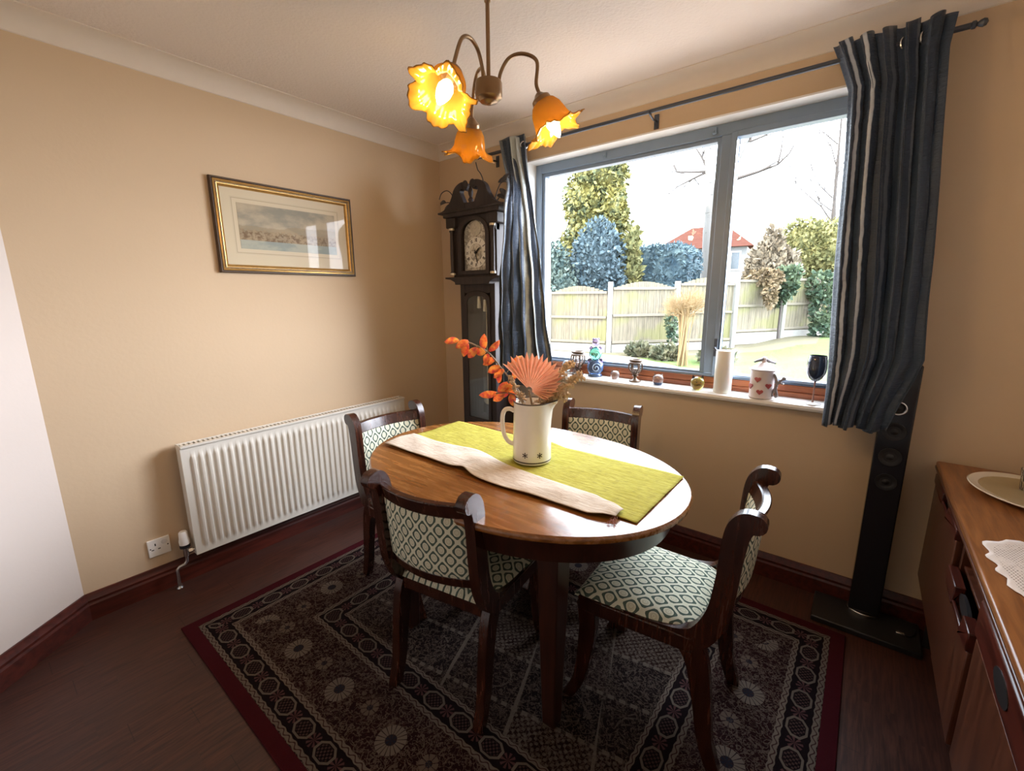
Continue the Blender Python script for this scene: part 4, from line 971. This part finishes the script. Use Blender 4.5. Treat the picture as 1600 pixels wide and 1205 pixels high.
build('foot', MB().lathe([(.001,0),(.034,0),(.035,.0015),(.02,.004),(.006,.007),(.001,.007)], n=32), plain('pale_glass_foot', (.66,.64,.64), .12), wg)

# ------------------------------------------------------------------ floor speaker
spk = thing('floor_speaker', 'slim black floor standing tower speaker under the right curtain', 'speaker', (2.655,-.075,0))
build('base_plate', MB().prism([(-.175,-.160),(.185,-.160),(.185,.045),(-.175,.045)], lambda u,v,t:(u,v,t), 0, .026), M['black'], spk, bevel=.005)
build('cabinet', B((-.052,-.035,.040),(.052,.045,1.115)), M['gloss_black'], spk, bevel=.005)
build('chrome_collar', MB().prism([(.058*math.cos(2*PI*i/28), -.0+.045*math.sin(2*PI*i/28)-.004) for i in range(28)], lambda u,v,t:(u,v,t), .026, .041), M['chrome'], spk, bevel=.002)
RX_ = Matrix.Rotation(PI/2, 3, 'X')
for z, r in ((.945,.025),(.850,.036),(.745,.036),(.64,.034)):
    dv = build('driver', MB().lathe([(r*1.02,0),(r*1.02,.003),(r*.86,.0035),(r*.45,-.002),(r*.3,.001),(r*.01,.004)], c=(0,-.0352,z), n=30, M=RX_), M['black'], spk)
    if r < .03: build('chrome_ring', MB().tube([(r*.95*math.cos(t), -.040, z+r*.95*math.sin(t)) for t in [2*PI*i/30 for i in range(30)]], .0045, 8, closed=True), M['chrome'], dv)
cb = thing('cable_plug', 'small loose cable plug resting on the base of the tower speaker', 'plug', (2.775,-.155,.0265))
build('plug', MB().box((-.014,-.007,0),(.014,.007,.012)), M['chrome'], cb, bevel=.002)
build('cable', MB().tube(smooth_path([(.014,0,.006),(.03,.006,.005),(.045,.03,.004),(.05,.07,.004)], 5), .0035, 8), M['black'], cb)

# ------------------------------------------------------------------ sideboard
SX, SY0, SY1, STZ = 2.800, -1.95, -.030, .740
sb = thing('sideboard', 'long low mahogany sideboard along the right edge, cut by the frame', 'sideboard', (SX, SY1, 0))
LN = SY1-SY0; DP = .44
def sbox(x0, y0, z0, x1, y1, z1): return B((x0, -y1, z0), (x1, -y0, z1))   # y measured away from the window wall
build('top', sbox(-.002,0,.720,DP,LN,STZ), M['side_top'], sb, bevel=.005)
build('top_edge_band', sbox(-.004,0,.712,.010,LN,.722), M['side_body'], sb, bevel=.002)
cs = MB()
for a, b in ((0,.020),(.545,.565),(.925,.945),(1.42,1.44),(LN-.02,LN)): cs.box((.022,-b,.245),(DP,-a,.712))
cs.box((.022,-LN,.245),(DP,0,.262)).box((DP-.015,-LN,.245),(DP,0,.712)).box((.03,-.925,.585),(DP,-.565,.595))
build('carcass', cs, M['side_body'], sb, bevel=.002)
M['shadowgap'] = plain('dark_cabinet_interior', (.02,.012,.010), .7)
build('drawer_interior', MB().box((.06,-.925,.600),(.065,-.565,.700)), M['side_body'], sb)
for y in (.10, LN-.10):
    for x in (.06, DP-.06):
        build('leg', MB().lathe([(.013,0),(.020,.245)], c=(x,-y,0), n=14), M['black'], sb)
def door(y0, y1, z0, z1, x=.0, t=.020, notch=None, top=.0):
    d = build('door', sbox(x, y0, z0, x+t, y1, z1-top), M['side_body'], sb, bevel=.003)
    if top:
        a, b = notch
        m = MB().box((x-.004,-a,z1-top),(x+t,-y0,z1)).box((x-.004,-y1,z1-top),(x+t,-b,z1)).box((x-.004,-b,z1-top),(x+.004,-a,z1-top+.010))
        build('grip_rail', m, M['skirt'], d, bevel=.003)
        n_ = 16; cx_, rx = (a+b)/2, (b-a)/2
        build('grip_recess', MB().prism([(cx_+rx*math.cos(PI*2*i/n_), z1-top*.42+top*.42*math.sin(PI*2*i/n_)) for i in range(n_)], lambda u,v,q:(q,-u,v), x+.008, x+.016), M['black'], d)
    return d
door(.004,.540,.250,.690, .006, .020, (.23,.36), .036)
door(.570,.920,.268,.588, .000, .020, (.70,.84), .050)
door(.948,1.415,.268,.600, .004)
d3 = build('drawer', sbox(-.002,.948,.612,.020,1.415,.700), M['skirt'], sb, bevel=.006)
build('drawer_grip', MB().prism([(1.19+.055*math.cos(PI*2*i/20), .655+.024*math.sin(PI*2*i/20)) for i in range(20)], lambda u,v,q:(q,-u,v), -.0035, .006), M['black'], d3)
door(1.444,LN-.004,.268,.690, .004)

# on the sideboard
pl_ = thing('oval_platter', 'shallow cream oval platter on the far end of the sideboard', 'platter', (3.005,-.300,STZ+.0005), .35)
def oval(prof, ax, ay, n=48):
    m = MB()
    for r, z in prof: m.v += [(ax*r*math.cos(2*PI*i/n), ay*r*math.sin(2*PI*i/n), z) for i in range(n)]
    k = len(prof); m.f += [(j*n+i, j*n+(i+1) % n, (j+1)*n+(i+1) % n, (j+1)*n+i) for j in range(k-1) for i in range(n)]+[tuple(range(n-1,-1,-1)), tuple(range((k-1)*n,k*n))]; return m
M['china'] = plain('cream_glazed_china', (.76,.72,.62), .2, var=.03, Coat_Weight=.4)
build('dish', oval([(.60,0),(.66,.002),(.82,.010),(.99,.017),(1.0,.019),(.98,.021),(.83,.015),(.70,.0075),(.64,.006)], .150, .185), M['china'], pl_, smooth=40)
build('rim_line', oval([(.80,.0136),(.815,.0150),(.828,.0154),(.83,.0150),(.815,.0140)], .150, .185), plain('gold_rim_line', (.45,.36,.2), .3), pl_)
tg = thing('glass_tumbler', 'clear cut glass tumbler standing on the oval platter at the picture edge', 'glass', (3.005,-.265,STZ+.0068))
g = G('clear_cut_glass', .04, Transmission_Weight=.95); g.b.inputs['IOR'].default_value = 1.48; g.base((.95,.96,.95)); x, y, z = g.xyz(); g.bump((y.atan2(x)*18).sin()*(z*160).sin(), .4, .003)
build('tumbler', MB().lathe([(.001,0),(.030,0),(.033,.003),(.037,.060),(.039,.078),(.037,.078),(.034,.058),(.030,.010),(.001,.008)], n=40), g.m, tg, smooth=40)
do = MB(); n = 90
P = []
for i in range(n):
    a = 2*PI*i/n; ca, sa = math.cos(a), math.sin(a)
    r = 1/max(abs(ca)/.150+abs(sa)*.0, abs(sa)/.215)
    r = (abs(ca/.135)**3.2+abs(sa/.205)**3.2)**(-1/3.2); r *= 1+.045*math.cos(14*a)
    P.append((r*ca, r*sa))
g = G('white_crochet_lace', .9); x, y, z = g.xyz(); u = (x+y*.2)*1.0; v = (y-x*.2)*1.0
mesh_ = u.cell(.0075).abs().lt(.0019).max(v.cell(.0075).abs().lt(.0019)); fill = g.white(g.vec((u/.0075+.5).floor(), (v/.0075+.5).floor(), 0.0)).lt(.45)*g.noise(14).gt(.5)
rr = ((x/.135).abs().pow(3.2)+(y/.205).abs().pow(3.2)).gt(.72)
al = mesh_.max(fill).max(rr); g.base((.80,.74,.70)); g.put(g.b.inputs['Alpha'], al*.85+.15); g.bump(mesh_, .5, .002); M['lace'] = g.m
def dsk(u, v):
    i = u*n; a = P[int(i) % n]; return (a[0]*v, a[1]*v, .0012+.0008*math.sin(40*a[0]*v)+.0006*math.sin(33*a[1]*v))
dm = MB().grid(dsk, n, 16)
tag(build('doily', dm, M['lace'], None, smooth=80, solid=.0008, loc=(2.965,-.885,STZ+.0006)), 'white crochet lace doily on the sideboard top in front of the platter', 'doily')
bpy.data.objects['doily'].rotation_euler = (0,0,.12)

# ------------------------------------------------------------------ garden
def gz(x, y):
    t = max(0, min(1, (y-9.2)/3.0)); t2 = max(0, min(1, (x+1.2)/2.0)); return -.02+.25*t*t*(3-2*t)*t2
g = G('lawn_grass', .9); f = g.noise(1.6, None, 6, .6); f2 = g.noise(22, None, 5, .7)
x, y, z = g.xyz()
bed = ((x*-.80+y*.62)-5.55+g.noise(1.3)*1.1).gt(.6)*x.lt(1.6)
c = g.mix(f2.smooth(.35,.65), (.020,.055,.004), (.075,.115,.010)); c = g.mix(f.smooth(.45,.65)*.5, c, (.085,.085,.022)); c = g.mix(bed*.75, c, g.mix(f2, (.05,.032,.022), (.14,.105,.07)))
g.base(c); g.bump(f2, .8, .03)
struct('lawn', MB().grid(lambda u,v:((lambda X,Y:(X,Y,gz(X,Y)))(-16+26*u, 4.0+32*v)), 90, 110), g.m, smooth=80)
patm = G('patio_slabs', .8); x, y, z = patm.xyz(); f = patm.noise(5, None, 5); jt = x.cell(.6).abs().gt(.292).max(y.cell(.6).abs().gt(.292))
patm.base(patm.mix(jt*.7, patm.mix(f, (.24,.20,.17), (.34,.29,.25)), (.08,.07,.05)))
struct('patio', MB().prism([(-12,.30),(6,.30),(6,4.9),(1.2,5.0),(-.35,6.4),(-1.6,7.1),(-12,6.9)], lambda u,v,t:(u,v,t), -.12, .0), patm.m, smooth=0)
g = G('weathered_fence_boards', .85); x, y, z = g.xyz(); row = (x/.12).floor(); rn_ = g.white(g.vec(row, 1.0, 0.0)); f = g.noise(5, g.vec(x*9+rn_*9, z*.7, y), 5, .6)
c = g.mix(f.smooth(.3,.7), (.075,.060,.040), (.165,.138,.094)); c = g.mix((x/.105).cell(1.0).abs().gt(.42)*.65, c, (.03,.024,.016)); c = g.mix(rn_*.6, c, (.14,.12,.08)); c = g.mix(g.noise(1.1, None, 3).smooth(.48,.62)*.55, c, (.125,.125,.03)); g.base(c); M['fence'] = g.m
M['rail'] = plain('pale_fence_rail', (.135,.115,.085), .85, scale=8)
M['concrete'] = plain('pale_concrete', (.22,.21,.19), .9, scale=12, var=.15)
posts = [(-5.75,7.2,-.02,1.50),(-3.95,7.3,-.02,1.52),(-2.385,7.62,.0,1.685),(-1.24,8.98,.0,1.70),(-.165,10.2,.0,1.87),(.725,11.65,.20,1.87),(1.66,13.1,.22,1.95),(2.6,14.5,.22,2.0)]
fence = thing('garden_fence', 'weathered timber panel fence with pale concrete posts across the garden', 'fence', (0,0,0))
for i, (x, y, z0, z1) in enumerate(posts):
    a = math.atan2(posts[min(i+1,7)][1]-posts[max(i-1,0)][1], posts[min(i+1,7)][0]-posts[max(i-1,0)][0])
    o = build('post', MB().box((-.055,-.055,-.05),(.055,.055,z1-z0)), M['concrete'], fence, bevel=.012, loc=(x,y,z0)); o.rotation_euler = (0,0,a)
for i in range(7):
    (xa, ya, za, ta), (xb, yb, zb, tb_) = posts[i], posts[i+1]
    L = math.hypot(xb-xa, yb-ya); a = math.atan2(yb-ya, xb-xa); p0 = .075; p1 = L-.075; zb0 = max(za, zb)+.02; Hh = (ta+tb_)/2-zb0-.06
    gb = build('gravel_board', B((p0,-.022,-.14),(p1,.022,.155)), M['concrete'], fence, bevel=.006, loc=(xa,ya,zb0)); gb.rotation_euler = (0,0,a)
    m = MB(); nb = max(8, int((p1-p0)/.105)); bw = (p1-p0)/nb; arch = .16 if i < 4 else .0
    for k in range(nb):
        t = (k+.5)/nb; h = Hh-.155-.10+arch*math.sin(PI*t); m.box((p0+k*bw,.006+.006*(k % 2),0),(p0+(k+1)*bw+.006,.018+.006*(k % 2),h))
    fp = build('panel', m, M['fence'], fence, smooth=0, loc=(xa,ya,zb0+.155)); fp.rotation_euler = (0,0,a)
    for z in (.03,(Hh-.25)*.50,Hh-.29): build('rail', B((p0,-.035,z),(p1,.006,z+.06)), M['rail'], fp, bevel=.004)
rnd = random.Random(11)
def foliage(m, blobs, n, size, up=.2):
    """leaf sprays filling the shell of ellipsoids"""
    tot = sum(b[3]*b[4]*b[5] for b in blobs)
    for (cx, cy, cz, rx, ry, rz) in blobs:
        for _ in range(int(n*rx*ry*rz/tot)):
            d = Vector((rnd.gauss(0,1), rnd.gauss(0,1), rnd.gauss(0,1))).normalized(); q = rnd.uniform(.72,1.04)
            p = Vector((cx+d.x*rx*q, cy+d.y*ry*q, cz+d.z*rz*q))
            t = (d*.6+Vector((rnd.gauss(0,.6), rnd.gauss(0,.6), rnd.gauss(up,.6)))).normalized(); s_ = t.cross(Vector((rnd.gauss(0,1), rnd.gauss(0,1), rnd.gauss(0,1)))).normalized()
            L = size*rnd.uniform(.6,1.3); W = L*.34
            m.add([p-s_*W*.3, p+t*L*.5-s_*W, p+t*L, p+t*L*.5+s_*W, p+s_*W*.3], [(0,1,2,3,4)])
    return m
def leafmat(name, a, b):
    g = G(name, .7, spec=.2); f = g.noise(3.2, None, 5, .7); g.base(g.mix(f.smooth(.35,.65), a, b)); return g.m
def solid_core(m, blobs, k=.78):
    for (cx, cy, cz, rx, ry, rz) in blobs: m.ball((cx,cy,cz), (rx*k,ry*k,rz*k), 14, 10)
    return m
def shrub(name, label, cat, loc, blobs, n, size, mat, trunk=None, up=.2, group=None, core=True):
    o = thing(name, label, cat, loc)
    m = foliage(MB(), blobs, n, size, up)
    if core: solid_core(m, blobs)
    build('foliage', m, mat, o, smooth=0)
    if trunk: build('trunk', MB().tube(trunk[0], trunk[1], 10), M['bark'], o)
    return o
M['bark'] = plain('grey_brown_bark', (.05,.04,.035), .9, scale=9, bump=.3)
con = leafmat('golden_conifer_leaves', (.05,.065,.035), (.21,.18,.05))
bl = [(0,0,2.2,1.25,1.1,1.7),(.1,0,3.6,1.10,1.0,1.3),(-.15,0,4.6,1.05,.95,1.1),(.15,0,5.4,.85,.8,1.0),(.0,0,6.2,.5,.5,.9),(-.65,-.2,3.0,.7,.6,.8),(.6,-.2,4.2,.55,.5,.8),(-.6,-.3,1.6,.8,.7,.9)]
shrub('conifer_tree', 'tall golden green conifer tree behind the fence in the left window pane', 'tree', (-5.25,12.2,0), bl, 17000, .17, con, ([(0,0,0),(0,0,4)], [.16,.08]), -.3)
dk = leafmat('dark_blue_green_leaves', (.026,.045,.056), (.085,.12,.135))
shrub('dome_bush', 'large dark rounded bush in front of the golden conifer', 'bush', (-4.22,10.4,0), [(0,0,1.9,.86,.8,1.72),(-.55,-.1,1.5,.6,.6,1.1),(.35,-.1,1.3,.6,.6,1.1)], 9000, .13, dk, ([(0,0,0),(0,0,1)], [.1,.08]))
md = leafmat('mid_green_leaves', (.035,.06,.06), (.12,.15,.125))
shrub('evergreen_bush', 'grey green evergreen bush beside the left curtain behind the fence', 'bush', (-5.5,9.7,0), [(0,0,1.5,.85,.7,1.5),(.55,-.1,1.3,.6,.6,1.05),(-.7,.1,1.5,.7,.6,1.2)], 9000, .12, md, ([(0,0,0),(0,0,1)], [.08,.06]))
yg = leafmat('yellow_green_leaves', (.08,.085,.035), (.21,.19,.075))
shrub('wispy_bush', 'wispy yellow green bush between the dark dome bush and the clipped hedge', 'bush', (-3.42,10.9,0), [(0,0,1.6,.36,.36,1.5),(.12,0,2.8,.2,.2,.65),(-.15,0,2.2,.3,.3,.7)], 2200, .18, yg, ([(0,0,0),(0,0,2)], [.05,.03]), .5, core=False)
hg = leafmat('clipped_dark_hedge_leaves', (.020,.040,.056), (.075,.11,.12))
ho = thing('clipped_hedge', 'dark clipped rounded hedge block behind the arched fence panel', 'hedge', (-2.93,12.3,0))
m = MB()
for _ in range(6500):
    u = [rnd.uniform(-1,1) for _ in range(3)]; k = rnd.choice((0,1,2)); u[k] = math.copysign(rnd.uniform(.92,1.03), u[k])
    p = Vector((u[0]*1.08, u[1]*.6, 1.45+u[2]*1.42)); 
    if abs(u[0]) > .7 and u[2] > .6: p.z -= .35*(abs(u[0])-.7)*2.2
    t = Vector((rnd.gauss(0,1), rnd.gauss(0,1), rnd.gauss(.3,1))).normalized(); s_ = t.orthogonal().normalized(); L = .13*rnd.uniform(.6,1.3)
    m.add([p-s_*L*.3, p+t*L, p+s_*L*.3], [(0,1,2)])
m.prism([(-1.02,0),(1.02,0),(1.04,2.3),(.9,2.68),(.6,2.78),(-.6,2.78),(-.9,2.68),(-1.04,2.3)], lambda u,v,t:(u,t,v), -.52, .52)
build('foliage', m, hg, ho, smooth=0)
# birch tree
bt = thing('birch_tree', 'tall pale birch tree with bare branches beside the window mullion', 'tree', (-2.2,15,0))
g = G('birch_bark', .8); x, y, z = g.xyz(); f = g.noise(3, g.vec(x*1.5,y*1.5,z*5), 4, .7); g.base(g.mix(f.smooth(.60,.68), (.115,.105,.095), (.03,.025,.02))); 
build('trunk', MB().tube(smooth_path([(0,0,0),(.0,0,2),(-.06,0,3.6),(-.1,0,4.8),(-.34,0,6.6),(-.5,0,8.5)], 5), [.24]*6+[.21]*5+[.18]*5+[.14]*5+[.09]*5, 12).tube(smooth_path([(-.06,0,3.7),(.2,0,4.6),(.55,0,5.5),(.95,.0,6.6),(1.2,0,8.2)], 5), [.13]*10+[.10]*6+[.06]*5, 10), g.m, bt)
def branches(m, base, dirs, L, depth, r):
    for d in dirs:
        d = Vector(d).normalized(); mid = base+d*L*.5+Vector((rnd.gauss(0,.06),rnd.gauss(0,.06),rnd.gauss(0,.06)))*L; e = base+d*L+Vector((0,0,.05*L))
        m.tube([base, mid, e], [r, r*.75, r*.45], 5)
        if depth:
            for q in (mid, e):
                branches(m, q, [(d+Vector((rnd.gauss(0,.55),rnd.gauss(0,.4),rnd.gauss(.15,.5)))).normalized() for _ in range(2)], L*.62, depth-1, r*.5)
br = MB(); branches(br, Vector((.62,0,5.2)), [(1,-.1,.12)], 1.3, 1, .065); branches(br, Vector((-.25,0,5.6)), [(-1,0,.1),(-.5,.1,.8),(-.9,0,-.35)], 1.1, 2, .05); branches(br, Vector((1.0,0,6.3)), [(1,0,.3),(.3,0,1),(-.5,0,.9)], .9, 2, .04)
build('branches', br, M['bark'], bt)
bb = thing('bare_tree', 'thin leafless tree rising beside the right curtain', 'tree', (1.42,16,0))
tm = MB().tube(smooth_path([(0,0,0),(-.02,0,2),(-.15,0,3.9),(-.22,0,5.5),(-.3,0,7.6)], 5), [.09]*6+[.07]*5+[.05]*5+[.03]*5, 8)
build('trunk', tm, M['bark'], bb)
m = MB()
for z in (3.0,3.5,4.0,4.4,4.9,5.4,6.0): branches(m, Vector((-.1-.03*z,0,z)), [(rnd.choice((-1,-.7,.8)),rnd.uniform(-.3,.3),rnd.uniform(.7,1.5))], 1.1, 2, .022)
branches(m, Vector((-.14,0,3.6)), [(-1,0,1.1)], 1.7, 2, .03)
build('branches', m, M['bark'], bb)
tw = leafmat('tan_twiggy_growth', (.11,.085,.06), (.23,.19,.135))
shrub('twiggy_shrub', 'tan leafless twiggy shrub rising behind the fence left of the yellow green trees', 'bush', (.12,12.6,.1), [(0,0,1.6,.62,.5,1.2),(.05,0,2.6,.25,.25,.5),(.4,0,1.6,.4,.4,.9)], 7000, .15, tw, None, .6, core=False)
shrub('leafy_tree', 'yellow green leafy tree behind the fence at the right of the window', 'tree', (.85,14.2,.1), [(-.1,0,2.5,.85,.7,.95),(.55,0,2.5,.7,.6,.9),(-.6,0,2.2,.5,.5,.8),(.1,0,1.4,.9,.7,.9)], 9000, .12, yg, ([(0,0,0),(0,0,2)], [.1,.07]))
shrub('tree_row', 'pale distant green trees beyond the fence at the far right', 'tree', (3.4,19,.1), [(0,0,2.2,1.6,1,1.8),(2.0,0,2.4,1.5,1,2)], 3000, .3, md, ([(0,0,0),(0,0,2)], [.12,.08]))
# pruned bush with bare stems
pb = thing('pruned_bush', 'pruned bush of straw coloured bare stems in front of the fence in the left pane', 'bush', (-.255,6.6,-.02))
M['straw'] = plain('straw_coloured_stems', (.19,.125,.055), .85, scale=9, var=.3)
m = MB(); tp_ = MB()
for i in range(26):
    a = rnd.uniform(0,2*PI); r0 = rnd.uniform(.01,.13); r1 = rnd.uniform(.02,.20); zt2 = rnd.uniform(.95,1.2)
    pth = smooth_path([(r0*math.cos(a),r0*math.sin(a),0),(.75*r0*math.cos(a+.5),.75*r0*math.sin(a+.5),.5),(r1*math.cos(a+.9),r1*math.sin(a+.9),zt2)], 5)
    m.tube(pth, rnd.uniform(.008,.016), 6); branches(tp_, Vector(pth[-1]), [(math.cos(a)*.7+rnd.gauss(0,.5),math.sin(a)*.7+rnd.gauss(0,.5),rnd.uniform(.2,1.1)) for _ in range(4)], .22, 2, .008)
build('stems', m, M['straw'], pb); build('twigs', tp_, M['straw'], pb)
iv = leafmat('ivy_leaves', (.025,.05,.034), (.10,.13,.075)); iv2 = leafmat('dry_brown_ivy_leaves', (.10,.07,.04), (.20,.15,.09))
shrub('ivy_clump', 'dark green ivy clump covering the top of the fence post in the right pane', 'ivy', (.70,11.45,1.0), [(0,0,.62,.30,.22,.42),(-.12,-.02,.3,.18,.15,.3),(.12,0,.9,.25,.2,.16)], 1100, .12, iv, ([(0,-.05,.3),(.0,-.08,-.55),(.02,-.1,-.8)], [.03,.03,.04]), core=False)
shrub('ivy_clump', 'trailing ivy spilling over the fence beside the right curtain', 'ivy', (1.42,12.35,.6), [(0,0,.95,.35,.2,.4),(.12,-.1,.4,.25,.2,.6),(.2,-.12,-.2,.25,.2,.4)], 1500, .12, iv, None, core=False)
shrub('ivy_clump', 'dry brown ivy hanging along the top of the fence right of the mullion', 'ivy', (.33,10.85,1.45), [(0,0,.36,.42,.14,.16),(.18,-.05,.0,.14,.12,.4)], 900, .12, iv2, None, -.3, core=False)
bd = leafmat('low_border_plants', (.035,.045,.025), (.12,.11,.065))
for i, (x, y, r, lb) in enumerate(((-1.50,7.45,.22,'left of the pruned bush'),(-.80,7.25,.24,'just left of the pruned bush stems'),(.18,7.30,.24,'right of the pruned bush by the mullion'))):
    shrub('border_plant', 'low grey green border plant '+lb, 'plant', (x,y,-.01), [(0,0,.10,r*1.3,r,.16)], 420, .13, bd, None, .5, core=False)
shrub('climbing_plant', 'thin green climber growing up the fence panel left of the pruned bush', 'plant', (-1.15,8.45,.0), [(0,0,.75,.12,.1,.35),(.03,0,.35,.08,.08,.3)], 320, .10, iv, ([(0,0,0),(.02,0,.5),(0,0,1.0)], [.012,.01,.006]), .3, core=False)
# house beyond the gardens
hs = thing('neighbour_house', 'distant white rendered house with a red tiled roof behind the birch', 'house', (-6.6,31,0), .12)
g = G('red_roof_tiles', .95, spec=0); x, y, z = g.xyz(); f = g.noise(4); g.base(g.mix(f, (.050,.020,.015), (.075,.033,.025))); g.bump((z*40).sin(), .3, .05); rf = g.m
rw = plain('white_render', (.17,.165,.16), .8, var=.05)
build('walls', B((-2.6,-3,0),(2.6,3,4.25)), rw, hs, smooth=0)
build('roof', MB().add([(-3.0,-3.4,4.2),(3.0,-3.4,4.2),(3.0,3.4,4.2),(-3.0,3.4,4.2),(-1.2,0,5.9),(1.0,0,5.9)], [(0,1,5,4),(1,2,5),(2,3,4,5),(3,0,4),(3,2,1,0)]), rf, hs, smooth=0)
wf = plain('dark_window_glass', (.05,.06,.07), .1)
for x, z in ((-1.6,2.9),(.2,2.9),(1.75,2.9),(1.0,.9)):
    wd_ = build('house_window', MB().box((x-.55,-3.05,z-.1),(x+.55,-2.99,z+1.05)), M['white'], hs, smooth=0)
    build('window_pane', MB().box((x-.48,-3.08,z-.02),(x-.03,-3.05,z+.98)).box((x+.03,-3.08,z-.02),(x+.48,-3.05,z+.98)), wf, wd_, smooth=0)
